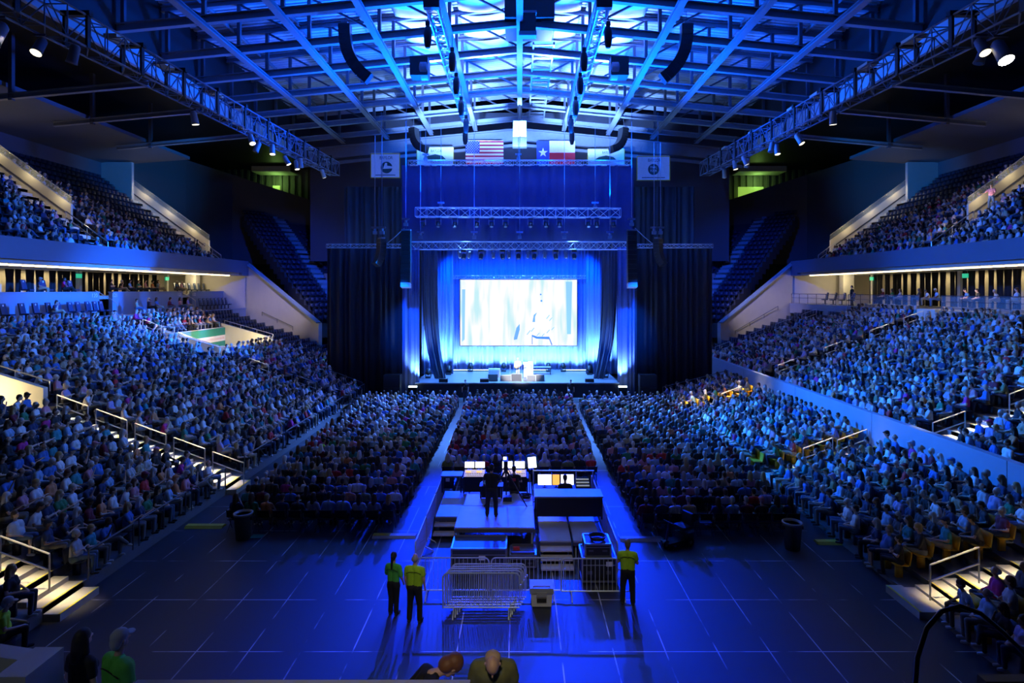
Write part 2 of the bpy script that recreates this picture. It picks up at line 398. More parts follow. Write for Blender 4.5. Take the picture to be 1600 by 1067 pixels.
# vomitories
def vom_wall(poly, thick, name, label, mat=CREAM):
    b = MB(); b.prism(poly, thick); return struct(b, name, mat, label, 'wall')
def topz(X, add): return LZ0 + LRISE * (X - LX0) / LRUN + add
for (ya, yb, xa, xb, key, n) in ((23.5, 26.0, 21.3, 27.8, 'near', 1), (42.0, 51.0, 21.9, 26.3, 'far', 2)):
    for side, yy, th in (('closer', ya, 0.25), ('farther', yb, -0.25)):
        vom_wall([(-xa, yy, 1.2), (-xb, yy, 1.2), (-xb, yy, topz(xb, 0.4)), (-xa, yy, topz(xa, 0.75))], (0, th, 0), 'wall_tunnel_' + key, 'cream %s side wall of the %s left tunnel' % (side, key))
    struct(MB().box(-xb - 0.3, -xb, ya, yb, 1.2, topz(xb, 0.0)), 'wall_tunnel_' + key, CREAM, 'cream inner end wall of the %s left tunnel' % key, 'wall')
    struct(MB().box(-xb, -xa, ya, yb, 1.0, 2.2 if n == 1 else 2.7), 'floor_tunnel', CONC, 'floor of the %s left tunnel' % key, 'floor')
struct(MB().box(-23.9, -22.2, 44.9, 45.1, 2.7, 4.3), 'wall_tunnel_far', M('white partition', (0.75, 0.73, 0.68), 0.7), 'short white partition inside the far left tunnel', 'wall')
struct(MB().box(-22.2, -22.0, 45.1, 51, 2.4, 3.9), 'wall_tunnel_far', M('white partition', (0.75, 0.73, 0.68), 0.7), 'low white parapet closing the far left tunnel mouth', 'wall')

# bottom edge of the camera's own balcony
struct(MB().box(-3.25, -.42, 4.7, 4.9, 4.1, 5.385), 'wall_parapet', M('parapet', (0.35, 0.36, 0.4), 0.6), 'low parapet along the bottom of the view', 'wall')
b = MB(); b.box(-8, 9, 4.9, 7.7, 2.3, 2.55); b.box(-1.9, -.66, 5.5, 6.9, 2.5, 3.10); b.box(-.66, .5, 5.5, 6.9, 2.5, 3.41)
struct(MB().box(1.8, 4.0, 2.6, 3.3, 5.75, 5.98), 'floor_balcony', CONC, 'edge of the balcony slab beside the camera', 'floor')
struct(b, 'floor_walkway', CONC, 'walkway below the parapet', 'floor')
b = MB(); b.prism([(-9.5, 6.95, 2.55), (-5.95, 6.95, 2.55), (-5.95, 6.95, 4.22), (-9.5, 6.95, 4.75)], (0, .22, 0)); b.box(-5.97, -5.62, 6.55, 7.1, 2.55, 4.30)
struct(b, 'wall_corner_parapet', GREYW, 'grey parapet corner at the bottom left', 'wall')
struct(MB().box(-16, -11.3, 11.0, 12.0, 0, 0.7), 'floor_landing', CONC, 'low landing at the near end of the left bleachers', 'floor')

# stairs in the aisles
def aisle(sgn, ya, yb, x0, run, z0, rise, i0, i1, mat, label, name='aisle_stairs', front=0, nose=True):
    b = MB()
    for i in range(i0, i1 + 1):
        xa, z = x0 + run * i, z0 + rise * i
        b.box(min(xa * sgn, (xa + run) * sgn), max(xa * sgn, (xa + run) * sgn), ya, yb, z - 0.2, z + 0.015)
        m = xa + run * 0.5
        b.box(min(m * sgn, (m + run * .5) * sgn), max(m * sgn, (m + run * .5) * sgn), ya, yb, z, z + rise * 0.5)
        if nose:
            b.box(min(xa * sgn, (xa + .05) * sgn), max(xa * sgn, (xa + .05) * sgn), ya, yb, z + 0.016, z + 0.022, 1)
    if front:
        b.box(min((x0 - .45) * sgn, x0 * sgn), max((x0 - .45) * sgn, x0 * sgn), ya, yb, 0, 0.2)
        b.box(min((x0 - .45) * sgn, (x0 - .39) * sgn), max((x0 - .45) * sgn, (x0 - .39) * sgn), ya, yb, 0.2, 0.206, 1)
    return tag(b.build(name, [mat, NOSE]), label, 'stairs', kind='structure')
LA = [(15.1, 16.5), (24.5, 25.8), (40.6, 41.9)]
aisle(-1, 15.1, 16.5, LX0, LRUN, LZ0, LRISE, 0, 18, STEPM, 'nearest lit stairs climbing the left bleachers', front=1)
aisle(-1, 24.5, 25.8, LX0, LRUN, LZ0, LRISE, 0, 9, STEPM, 'lit stairs from the near left tunnel down to the floor', front=1)
aisle(-1, 40.6, 41.9, LX0, LRUN, LZ0, LRISE, 0, 18, STEPM, 'lit stairs beside the far left tunnel')
RA = [(15.2, 16.6), (25.6, 26.8), (38.5, 39.6)]
aisle(1, 15.2, 16.6, RX0, RRUN, RZ0, RRISE, 0, 6, STEPM, 'nearest lit stairs on the right risers', front=1)
aisle(1, 25.6, 26.8, RX0, RRUN, RZ0, RRISE, 0, 6, STEPM, 'middle lit stairs on the right risers')
aisle(1, 38.5, 39.6, RX0, RRUN, RZ0, RRISE, 0, 6, STEPM, 'farthest lit stairs on the right risers')
BA = [(23.4, 24.7), (39.6, 40.9), (52.6, 53.8)]
aisle(1, 23.4, 24.7, BX0, BRUN, BZ0, BRISE, 0, 14, STEPM, 'nearest lit stairs on the right lower bowl')
aisle(1, 39.6, 40.9, BX0, BRUN, BZ0, BRISE, 0, 14, STEPM, 'middle lit stairs on the right lower bowl')
aisle(1, 52.6, 53.8, BX0, BRUN, BZ0, BRISE, 0, 14, STEPM, 'farthest lit stairs on the right lower bowl')
UA = [(41.3, 42.6), (57.0, 58.2)]
for sgn, nm in ((-1, 'left'), (1, 'right')):
    for k, (ya, yb) in enumerate(UA):
        aisle(sgn, ya, yb, UX0, URUN, UZ0, URISE, 0, 13, STEPM, '%s bright stairs on the %s upper deck' % (('nearer', 'farther')[k], nm), nose=False)
        def uz(X, add): return UZ0 + URISE * (X - UX0) / URUN + add
        b = MB()
        xs, xe = (33.2, 40.8) if k == 0 else (31.4, 39.6)
        b.prism([(xs * sgn, yb, uz(xs, -0.4)), (xe * sgn, yb, uz(xe, -0.4)), (xe * sgn, yb, uz(xe, 1.25)), (xs * sgn, yb, uz(xs, 1.25))], (0, 0.2, 0))
        b.prism([((xs + .4) * sgn, yb - .06, uz(xs + .4, 0.35)), (xe * sgn, yb - .06, uz(xe, 0.35)), (xe * sgn, yb - .06, uz(xe, 0.47)), ((xs + .4) * sgn, yb - .06, uz(xs + .4, 0.47))], (0, 0.06, 0), 1)
        struct(b, 'wall_stair_' + nm, [CREAM, STEEL], 'cream lit parapet beside the %s %s upper deck stairs' % (('nearer', 'farther')[k], nm), 'wall')
        g = thing('glass_rail', 'glass rail on top of the cream parapet by the %s %s upper stairs' % (('nearer', 'farther')[k], nm), 'railing', group='glass rails on the upper deck')
        MB().prism([(xs * sgn, yb + .08, uz(xs, 1.25)), (xe * sgn, yb + .08, uz(xe, 1.25)), (xe * sgn, yb + .08, uz(xe, 1.75)), (xs * sgn, yb + .08, uz(xs, 1.75))], (0, 0.03, 0)).build('glass_panel', GLASS, g)
        MB().tube((xs * sgn, yb + .1, uz(xs, 1.78)), (xe * sgn, yb + .1, uz(xe, 1.78)), 0.035).build('top_rail', RAILM, g)
        # sloping hand rail at the foot of the stairs
        h = thing('handrail', 'pale handrail at the foot of the %s %s upper deck stairs' % (('nearer', 'farther')[k], nm), 'handrail', group='upper deck handrails')
        xa, xb2 = 29.6, (32.6 if k == 0 else 31.3)
        for off in (1.0, 0.55):
            MB().tube((xa * sgn, ya + .1, uz(xa, off)), (xb2 * sgn, ya + .1, uz(xb2, off)), 0.04).build('rail', RAILM, h)
        for xp in (xa, (xa + xb2) / 2, xb2):
            MB().tube((xp * sgn, ya + .1, uz(xp, 0)), (xp * sgn, ya + .1, uz(xp, 1.0)), 0.035).build('post', RAILM, h)
    # stair strip up the corner seats
    b = MB()
    for i in range(CNR * 2):
        u0 = 0.4 + 0.475 * i
        v = 3.2 + (4.2 - 3.2) * i / 44
        q = [corner_pt(sgn, u0, v), corner_pt(sgn, u0 + .475, v), corner_pt(sgn, u0 + .475, v + 1.3), corner_pt(sgn, u0, v + 1.3)]
        z = cz(0) + 0.30 * i
        b.prism([(x, y, z - .25) for x, y in q], (0, 0, 0.30))
    tag(b.build('aisle_stairs', M('grey stair tread', (0.42, 0.43, 0.46), 0.7)), 'blue lit stairs climbing the %s corner seats' % nm, 'stairs', kind='structure')
    # tunnel block in the corner seats
    b = MB()
    def cp(u, v, z): x, y = corner_pt(sgn, u, v); return (x, y, z)
    b.prism([cp(4.3, 4.8, 5.5), cp(4.3, 5.1, 5.5), cp(4.3, 5.1, 10.6), cp(4.3, 4.8, 10.6)], Vector(cp(8.5, 4.8, 5.5)) - Vector(cp(4.3, 4.8, 5.5)))
    b.prism([cp(4.3, 7.6, 5.5), cp(4.3, 7.9, 5.5), cp(4.3, 7.9, 10.6), cp(4.3, 7.6, 10.6)], Vector(cp(8.5, 4.8, 5.5)) - Vector(cp(4.3, 4.8, 5.5)))
    b.prism([cp(8.2, 4.8, 9.2), cp(8.2, 7.9, 9.2), cp(8.2, 7.9, 10.6), cp(8.2, 4.8, 10.6)], Vector(cp(8.5, 4.8, 5.5)) - Vector(cp(8.2, 4.8, 5.5)))
    struct(b, 'wall_tunnel_corner', GREYW, 'pale tunnel walls set into the %s corner seats' % nm, 'wall')
    b = MB(); b.prism([cp(8.6, 5.1, 6), cp(8.6, 7.6, 6), cp(8.6, 7.6, 9.2), cp(8.6, 5.1, 9.2)], Vector(cp(8.8, 4.8, 5.5)) - Vector(cp(8.6, 4.8, 5.5)))
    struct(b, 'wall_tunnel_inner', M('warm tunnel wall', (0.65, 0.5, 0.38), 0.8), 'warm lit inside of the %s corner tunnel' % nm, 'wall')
# =================================================================== roof steelwork
TY = [34.3, 38.6, 42.9, 47.2, 51.5, 55.8, 60.1]
TX = [-23.6, -18.8, -14.1, -9.4, -4.7, 0, 4.7, 9.4, 14.1, 18.8, 23.6]
for k, y in enumerate(TY):
    t = thing('roof_truss', 'dark steel roof truss spanning the hall, %s from the camera' % nth(k + 1), 'truss', (0, y, chord_z(0)), group='roof trusses across the hall')
    z0 = chord_z(0)
    def rel(x, dz): return (x, 0, chord_z(x) - z0 + dz)
    for sgn in (-1, 1):
        MB().ibeam(rel(0, 0.25), rel(24 * sgn, 0.25), 0.34, 0.5, 0.06).build('bottom_chord', BEAM, t)
        MB().ibeam(rel(0, 3.45), rel(24 * sgn, 3.45), 0.30, 0.4, 0.06).build('top_chord', BEAM, t)
    for x in TX:
        MB().bar(rel(x, 0.4), rel(x, 3.3), 0.22, 0.22).build('post', STEEL, t)
    for a, c in zip(TX[:-1], TX[1:]):
        p, q = (rel(a, 3.3), rel(c, 0.45)) if c <= 0 else (rel(a, 0.45), rel(c, 3.3))
        if abs(a) > 4.8 or abs(c) > 4.8 or True:
            MB().bar(p, q, 0.13, 0.13).build('diagonal', STEEL, t)
for k, x in enumerate(TX[1:-1]):
    b = MB(); b.ibeam((x, 24, chord_z(x) - 0.08), (x, 61.5, chord_z(x) - 0.08), 0.42, 0.3, 0.06)
    tag(b.build('roof_beam', BEAM), 'long steel beam under the roof trusses, %s from the left edge' % nth(k + 1), 'beam', group='long roof beams')
# thin purlins
for k, x in enumerate([-21.2, -16.4, -11.7, -7.0, 7.0, 11.7, 16.4, 21.2]):
    b = MB().ibeam((x, 24, chord_z(x) + 3.6), (x, 61.5, chord_z(x) + 3.6), 0.16, 0.25, 0.03)
    tag(b.build('roof_purlin', BEAM), 'thin purlin under the roof deck, %s from the left edge' % nth(k + 1), 'beam', group='thin roof purlins')
# white fabric hung between the trusses, sagging
FAB = M('white roof liner', (0.80, 0.80, 0.82), 0.7, noise=0.04, scale=1.5)
n_ = 0
for (xa, xb) in ((-9.2, -4.9), (-4.5, -0.7), (0.9, 4.5), (4.9, 9.2)):
    for j in range(2, 6):
        if j == 5 and abs(xa + xb) / 2 < 0: continue
        ya, yb = TY[j - 1] + 0.3, TY[j] - 0.3
        if j == 5: continue
        b = MB(); nx, ny = 10, 12; vs = []
        for a in range(nx + 1):
            for c in range(ny + 1):
                x = xa + (xb - xa) * a / nx; y = ya + (yb - ya) * c / ny
                sag = 0.55 * math.sin(PI * a / nx) ** 0.7 * (0.55 + 0.45 * abs(math.sin(PI * c / 4))) if 0 < a < nx else 0
                vs.append((x, y, chord_z(x) + 3.5 - sag))
        fs = [(a * (ny + 1) + c, (a + 1) * (ny + 1) + c, (a + 1) * (ny + 1) + c + 1, a * (ny + 1) + c + 1) for a in range(nx) for c in range(ny)]
        b.add(vs, fs); n_ += 1
        o = b.build('roof_liner', FAB, smooth=True)
        tag(o, 'white sagging roof liner sheet, %s bay deep, %s' % (nth(j - 1), {-9.2: 'far left strip', -4.5: 'left of the ridge', 0.9: 'right of the ridge', 4.9: 'far right strip'}[xa]), 'liner', group='white roof liner sheets')
        so = o.modifiers.new('thick', 'SOLIDIFY'); so.thickness = 0.02
# deep end beam
b = MB()
for sgn in (-1, 1):
    b.bar((0, 62.5, chord_z(0) - 0.9), (24 * sgn, 62.5, chord_z(24) - 0.9), 0.5, 1.1)
    b.bar((0, 62.2, chord_z(0) - 2.0), (24 * sgn, 62.2, chord_z(24) - 2.0), 0.3, 0.3)
    b.bar((0, 62.2, chord_z(0) - 0.3), (24 * sgn, 62.2, chord_z(24) - 0.3), 0.7, 0.12)
tag(b.build('end_beam', BEAM), 'deep pitched beam at the stage end above the flags', 'beam')
# ridge catwalk and the dark box hung at the ridge
t = thing('catwalk', 'ladder like steel catwalk running under the roof ridge', 'catwalk', (1.7, 41.8, 26.6))
for x in (0.0, 1.5):
    MB().bar((x - .7, 0, 0), (x - .7, 19.2, 0), 0.12, 0.2).build('side_beam', BEAM, t)
    MB().tube((x - .7, 0, 1.05), (x - .7, 19.2, 1.05), 0.03).build('hand_rail', RAILM, t)
b = MB()
for k in range(16): b.box(-.7, .8, 0.3 + 1.15 * k, 0.75 + 1.15 * k, 0.02, 0.08)
b.build('grating', BEAM, t)
t = thing('equipment_box', 'big black equipment enclosure hung at the roof ridge', 'enclosure', (0.55, 38, 26.6))
MB().box(-1.55, 1.75, -0.1, 3.6, 0.05, 3.9).build('enclosure', BLACK, t)
MB().box(-.55, -.42, -.16, -.1, 0.1, 3.8).build('conduit', M('blue conduit', (0.35, 0.4, 0.5), 0.4), t)
t = thing('junction_box', 'small dark hoist box in front of the ridge enclosure', 'box', (0.5, 37.4, 25.55))
MB().box(-.5, .55, 0, .6, 0, 1.15).build('housing', BLACK, t); MB().box(-.55, .6, -.03, .63, 1.15, 1.3).build('lid', BEAM, t); MB().box(-.55, .6, 0, .6, -.3, -.02).build('bracket', BEAM, t)
# low side roof beams
for sgn, nm in ((-1, 'left'), (1, 'right')):
    for k, (y, z) in enumerate(((37.4, 22.0), (44.5, 22.5), (51.5, 22.4))):
        b = MB().ibeam((24.1 * sgn, y, z + .1), (36 * sgn, y, z - 1.0), 0.3, 0.36, 0.05)
        tag(b.build('side_beam', BEAM), 'pale beam under the %s side roof, %s from the camera' % (nm, nth(k + 1)), 'beam', group='side roof beams')
        b = MB().bar((33.0 * sgn, y, z - 1.0), (33.0 * sgn, y, 25.4), 0.25)
        tag(b.build('hanger_post', STEEL), 'hanger post over the %s soffit edge by beam %s' % (nm, ('one', 'two', 'three')[k]), 'post', group='hanger posts')

# =================================================================== lattice trusses
def box_truss(t, p, q, s, bay, r=0.03, mat=ALU, sz=None):
    sz = sz or s
    p, q = Vector(p), Vector(q); d = (q - p); Ln = d.length; d.normalize()
    a = d.cross(Vector((0, 0, 1))).normalized(); u = Vector((0, 0, 1))
    cs = [(-s / 2, -sz / 2), (s / 2, -sz / 2), (s / 2, sz / 2), (-s / 2, sz / 2)]
    pt = lambda k, l: p + d * l + a * cs[k][0] + u * cs[k][1]
    for k in range(4): MB().tube(pt(k, 0), pt(k, Ln), r, 6).build('chord', mat, t)
    b = MB(); n = max(1, int(round(Ln / bay))); st = Ln / n
    for i in range(n + 1):
        for k in range(4): b.tube(pt(k, i * st), pt((k + 1) % 4, i * st), r * .6, 5)
        if i < n:
            for k in range(4):
                e = (k + 1) % 4
                b.tube(pt(k if i % 2 else e, i * st), pt(e if i % 2 else k, (i + 1) * st), r * .6, 5)
    b.build('bracing', mat, t)
def lattice(name, label, p, q, s, bay, r=0.03, group=None, sz=None, mat=ALU):
    t = thing(name, label, 'truss', p, group=group)
    box_truss(t, (0, 0, 0), Vector(q) - Vector(p), s, bay, r, mat, sz)
    return t
# long side lighting trusses
SIDE = {}
def tdz(y): return -1.25 + (y - 15) * .0381
for sgn, nm in ((-1, 'left'), (1, 'right')):
    SIDE[nm] = lattice('lighting_truss', 'long lighting truss running down the %s side of the hall' % nm, (18.3 * sgn, 15, 20.3 + tdz(15)), (18.3 * sgn, 57.0, 20.3 + tdz(57)), 0.9, 1.1, 0.045, sz=1.3, mat=M('dull blue truss paint', (.16, .18, .24), .45, .3))
    for k in range(12):
        y = 17 + 3.4 * k; b = MB()
        b.box(18.3 * sgn - .6, 18.3 * sgn + .6, y - .12, y + .12, 0.62 + 20.3, 0.82 + 20.3)
        b.box(18.3 * sgn - .52, 18.3 * sgn - .42, y - .1, y + .1, 19.6, 20.95); b.box(18.3 * sgn + .42, 18.3 * sgn + .52, y - .1, y + .1, 19.6, 20.95)
        o = b.build('hanging_bracket', BLACK, SIDE[nm]); o.location = Vector((0, 0, tdz(y))) - SIDE[nm].location
# ridge ladder trusses with hoist motors
hoist_proto = None
def make_hoist():
    t = thing('chain_hoist', '-', 'hoist')
    MB().lathe([(0.05, 0.62), (0.19, 0.5), (0.24, 0.2), (0.22, -0.3), (0.15, -.62), (0.11, -.66)], n=12).build('chain_bag', PLASTIC, t, True)
    MB().box(-.12, .12, -.12, .12, 0.6, 0.85).build('motor', BLACK, t)
    MB().tube((0, 0, .85), (0, 0, 1.7), 0.02).build('chain', STEEL, t)
    return t
ht = make_hoist(); first = True
for sgn, nm in ((-1, 'left'), (1, 'right')):
    xa, xb = (-4.75, -4.9) if sgn < 0 else (4.55, 4.7)
    lattice('ridge_truss', 'square lattice truss left of the ridge' if sgn < 0 else 'square lattice truss right of the ridge', (xa, 31.0, 24.2), (xb, 53, 24.2), 0.62, 0.62, 0.04)
    b = MB().box(xa - .42, xa + .42, 30.85, 31.2, 23.85, 24.75)
    tag(b.build('truss_end_box', BLACK), 'black box at the near end of the lattice truss %s of the ridge' % nm, 'box')
    for k, (dx, y, z) in enumerate(((-.55, 33.2, 23.3), (.5, 36.3, 23.1), (.35, 40.0, 22.9), (.25, 44.3, 22.7), (.25, 48.3, 22.5), (-.1, 51.3, 22.3))):
        lab = 'hanging chain bag under the lattice truss %s of the ridge, %s from the camera' % (nm, nth(k + 1))
        loc = (xa - dx * sgn * 1.0 if sgn > 0 else xa + dx, y, z)
        if first: ht.location = loc; ht['label'] = lab; ht['group'] = 'hanging chain bags'; first = False
        else: dup(ht, loc, 0, lab)

# speakers ------------------------------------------------------------------
def line_array(label, top, boxes, w, h, d, ang, rz, group, hang=4.0, capw=True):
    t = thing('line_array', label, 'speaker', top, rz, group)
    MB().box(-w / 2, w / 2, -d * .3, d * .3, 0.02, 0.14).build('fly_frame', BEAM, t)
    b = MB(); b.tube((0, 0, .14), (0, 0, hang), 0.015, 5); b.build('chain', STEEL, t)
    z, y = 0.0, 0.0; a = 0.0
    for i in range(boxes):
        a += math.radians(ang[i] if isinstance(ang, (list, tuple)) else ang)
        n = Vector((0, -math.sin(a), -math.cos(a))); c = Vector((0, y, z)) + n * h / 2
        cb = MB(); cb.cbox((0, 0, 0), w, d, h * .94)
        o = cb.build('cabinet', PLASTIC if i < boxes - 1 or boxes != 12 or h < .36 else M('painted stage light grey', (.45, .46, .5), .5), t); o.location = c; o.rotation_euler = (-a, 0, 0)  # stage light on the main arrays' bottom cabinet is put into a paler grey
        y, z = y + n.y * h, z + n.z * h
    return t
for sgn, nm in ((-1, 'left'), (1, 'right')):
    # near curved arrays: curve seen side on
    line_array('big curved black line array hanging under the roof at upper %s' % nm, (-11.4 if sgn < 0 else 10.9, 37.6, 26.0), 12, 0.55, 0.34, 0.75, [0, 2, 3, 4, 5, 6, 6, 6, 6, 5, 5, 5], -sgn * PI / 2 * -1 if False else (PI / 2 if sgn < 0 else -PI / 2), 'curved line arrays under the roof', 1.0)
    line_array('curved blue lit line array behind the stage edge at %s' % nm, (-10.3 if sgn < 0 else 10.1, 56.0, 24.4), 12, 0.8, 0.24, 0.7, [2, 3, 4, 5, 6, 7, 8, 8, 8, 8, 8, 6], (PI / 2 if sgn < 0 else -PI / 2) * 0.72, 'curved line arrays under the roof', 1.5)
    line_array('tall straight black line array at the %s of the stage' % nm, (-8.85 if sgn < 0 else 8.75, 45.0, 13.3), 12, 0.72, 0.37, 0.6, [0, 0, 0, 0.3, .3, .5, .5, .8, 1, 1.5, 2.5, 4], 0, 'main line arrays', 10)
    line_array('short curved line array outside the %s main array' % nm, (-10.9 if sgn < 0 else 10.9, 45.4, 12.7), 8, 0.75, 0.27, 0.5, [0, 0, 2, 4, 6, 8, 9, 10], (-1 if sgn < 0 else 1) * 0.9, 'side fill line arrays', 10)
    t = thing('subwoofer', 'black drum shaped bass speaker hung under the roof, %s of the ridge' % nm, 'speaker', (-7.0 if sgn < 0 else 6.95, 40.5, 24.15), group='hung bass speakers')
    MB().box(-.62, .62, -.6, .5, -.55, .75).build('cabinet', PLASTIC, t)
    MB().lathe([(.62, 0), (.7, .05), (.7, .5), (.55, .62)], (0, 0, 0), 20, 0, Matrix.Rotation(-sgn * PI / 2 * -1, 3, 'Y')).build('horn', M('blue grey paint', (0.25, 0.27, 0.32), 0.5), t).location = ((.6 if sgn < 0 else -.6), 0, 0)
    MB().bar((-.7, 0, .9), (.7, 0, .9), 0.08).build('hanging_bar', STEEL, t)
    t = thing('speaker_stack', 'black ground speaker stack beside the stage, %s side' % nm, 'speaker', (-10.05 if sgn < 0 else 10.1, 45.6, 0))
    for kk in range(2): MB().box(-.65, .65, -.4, .4, 0.02 + kk * 1.02, 1.0 + kk * 1.02).build('cabinet', PLASTIC, t)
t = thing('center_speaker', 'grey speaker box hanging at the ridge between the two flags', 'speaker', (0.0, 54, 22.05))
MB().box(-.62, .62, -.4, .4, 0.9, 2.4).build('upper_cabinet', M('blue grey paint', (0.25, 0.27, 0.32), 0.5), t)
MB().box(-.66, .66, -.42, .42, 0, .88).build('lower_cabinet', PLASTIC, t); MB().tube((0, 0, 2.4), (0, 0, 4), .03).build('chain', STEEL, t)

# lamps -----------------------------------------------------------------------
def make_mover(lens):
    t = thing('moving_head_lamp', '-', 'stage light')
    MB().box(-.2, .2, -.16, .16, -.16, 0.0).build('base', PLASTIC, t)
    y = MB(); y.box(-.24, -.19, -.08, .08, -.55, -.12); y.box(.19, .24, -.08, .08, -.55, -.12); y.build('yoke', GREYP, t)
    hd = MB().lathe([(.10, .16), (.17, .1), (.18, -.12), (.15, -.25), (.155, -.3)], (0, 0, -.48), 12, 0, Matrix.Rotation(math.radians(-35), 3, 'X')).build('head', PLASTIC, t, True)
    MB().lathe([(.135, -.302), (.12, -.325)], (0, 0, -.48), 12, 0, Matrix.Rotation(math.radians(-35), 3, 'X')).build('lens', lens, hd)
    return t
def make_par():
    t = thing('par_lamp', '-', 'stage light')
    y = MB(); y.box(-.17, -.14, -.03, .03, -.35, 0); y.box(.14, .17, -.03, .03, -.35, 0); y.box(-.17, .17, -.03, .03, -.03, 0.0); y.build('yoke', STEEL, t)
    hd = MB().lathe([(.07, .25), (.12, .2), (.135, -.2), (.14, -.28)], (0, 0, -.36), 10, 0, Matrix.Rotation(math.radians(25), 3, 'X')).build('can', GREYP, t, True)
    MB().lathe([(.125, -.281), (.11, -.295)], (0, 0, -.36), 10, 0, Matrix.Rotation(math.radians(25), 3, 'X')).build('lens', BLUEL, hd)
    return t
LENSD = M('dark lens', (0.10, 0.12, 0.18), 0.12, noise=0)
mover = make_mover(LENSD); mfirst = True
def put_lamp(proto, loc, rz, lab, group):
    global mfirst, pfirst
    if proto.get('used') is None:
        proto['used'] = 1; proto.location = loc; proto.rotation_euler = (0, 0, rz); proto['label'] = lab; proto['group'] = group
        return proto
    r = dup(proto, loc, rz, lab, None, group); return r
# trusses over the stage
TAY, TBY, TSY = 48.0, 47.0, 53.2
lattice('stage_truss', 'upper horizontal lighting truss over the stage', (XX(650, TAY), TAY, ZZ(332, TAY)), (XX(969, TAY), TAY, ZZ(333, TAY)), 0.75, 0.9, 0.035)
for k, px in enumerate((661, 685, 711, 745, 768, 790, 829, 853, 874, 919, 932, 958)):
    put_lamp(mover, (XX(px, TAY), TAY - .1, ZZ(341, TAY)), 0, 'moving head lamp under the upper stage truss, %s from the left' % nth(k + 1), 'lamps under the upper stage truss')
lattice('stage_truss', 'lower bright lighting truss over the stage front', (XX(640, TBY), TBY, ZZ(384, TBY)), (XX(980, TBY), TBY, ZZ(384, TBY)), 0.62, 0.62, 0.035)
par = make_par()
for k, px in enumerate((718, 725, 733, 752, 771, 785, 795, 810, 825, 835, 851, 868, 884, 897)):
    put_lamp(par if k % 2 == 0 else mover, (XX(px, TBY), TBY - .05, ZZ(390.5, TBY)), (k % 3 - 1) * .3, 'lamp under the lower stage truss, %s from the left' % nth(k + 1), 'lamps under the lower stage truss')
lattice('screen_truss', 'slim truss holding the projection screen', (XX(698, TSY), TSY, ZZ(433, TSY)), (XX(922, TSY), TSY, ZZ(433, TSY)), 0.3, 0.5, 0.025)
lattice('drape_truss', 'thin truss along the top of the high blue drape', (XX(638, 49.5), 49.5, ZZ(254.5, 49.5)), (XX(985, 49.5), 49.5, ZZ(254.5, 49.5)), 0.4, 0.5, 0.025)
for sgn, nm in ((-1, 'left'), (1, 'right')):
    lattice('side_truss', 'short truss outside the %s main line array' % nm, (9.3 * sgn, 46.6, 12.25), (15.6 * sgn, 46.6, 12.25), 0.3, 0.5, 0.022, group='short side trusses')
    b = MB(); b.path([(9.1 * sgn, 45.5, 13.6), (9.8 * sgn, 45.4, 12.9), (10.4 * sgn, 45.4, 12.4), (11.2 * sgn, 45.5, 12.2)], 0.035)
    tag(b.build('cable_loom', M('grey cable', (0.4, 0.42, 0.46), 0.5)), 'cable loom sagging between the two %s line arrays' % nm, 'cable')
# chain hoists and lift chains over the stage
cables = [(657, TBY, 372, 205), (741, TBY, 372, 190), (812, TBY, 372, 205), (882, TBY, 372, 190), (953, TBY, 372, 205), (689, TAY, 326, 200), (930, TAY, 326, 200), (634, 45, 352, 190), (987, 45, 352, 190), (586, 45.4, 365, 212), (597, 45.4, 365, 212), (1022, 45.4, 365, 222), (1032, 45.4, 365, 222), (665, 49.4, 250, 205), (810, 49.4, 250, 196)]
for k, (px, d, y0, y1) in enumerate(sorted(cables)):
    t = thing('lift_chain', 'thin vertical lifting chain with hoist over the stage, %s from the left' % nth(k + 1), 'chain', (XX(px, d), d, ZZ(y0, d)), group='lifting chains over the stage')
    MB().box(-.16, .16, -.12, .12, -.05, .2).build('hook_block', BEAM, t)
    MB().box(-.28, .28, -.1, .1, .42, .55).build('hoist_bar', ALU, t); MB().lathe([(.1, .2), (.13, .3), (.1, .42)], n=8).build('hoist_body', BEAM, t)
    MB().tube((0, 0, .5), (0, 0, ZZ(y1, d) - ZZ(y0, d)), 0.022, 5).build('chain', ALU, t)
# lamps on the side trusses
FLOOD = M('house lamp lens', (0.9, 0.9, 0.9), 0.4, emit=(1.0, 0.95, 0.80), estr=90, noise=0)
SOFTL = M('dim warm lens', (0.9, 0.85, 0.7), 0.4, emit=(1.0, 0.85, 0.55), estr=3.0, noise=0)
def side_lamp(loc, rz, tilt, lens, lab, group, sc=1.0):
    t = thing('side_lamp', lab, 'stage light', loc, rz, group)
    MB().box(-.22 * sc, .22 * sc, -.03, .03, -.08, 0).build('clamp', STEEL, t)
    R_ = Matrix.Rotation(tilt, 3, 'X')
    hd = MB().lathe([(.11 * sc, .34 * sc), (.17 * sc, .26 * sc), (.19 * sc, -.3 * sc), (.21 * sc, -.42 * sc)], (0, 0, -.45 * sc), 12, 0, R_).build('can', GREYP, t, True)
    MB().lathe([(.19 * sc, -.421 * sc), (.16 * sc, -.44 * sc)], (0, 0, -.45 * sc), 12, 0, R_).build('lens', lens, hd)
    return t
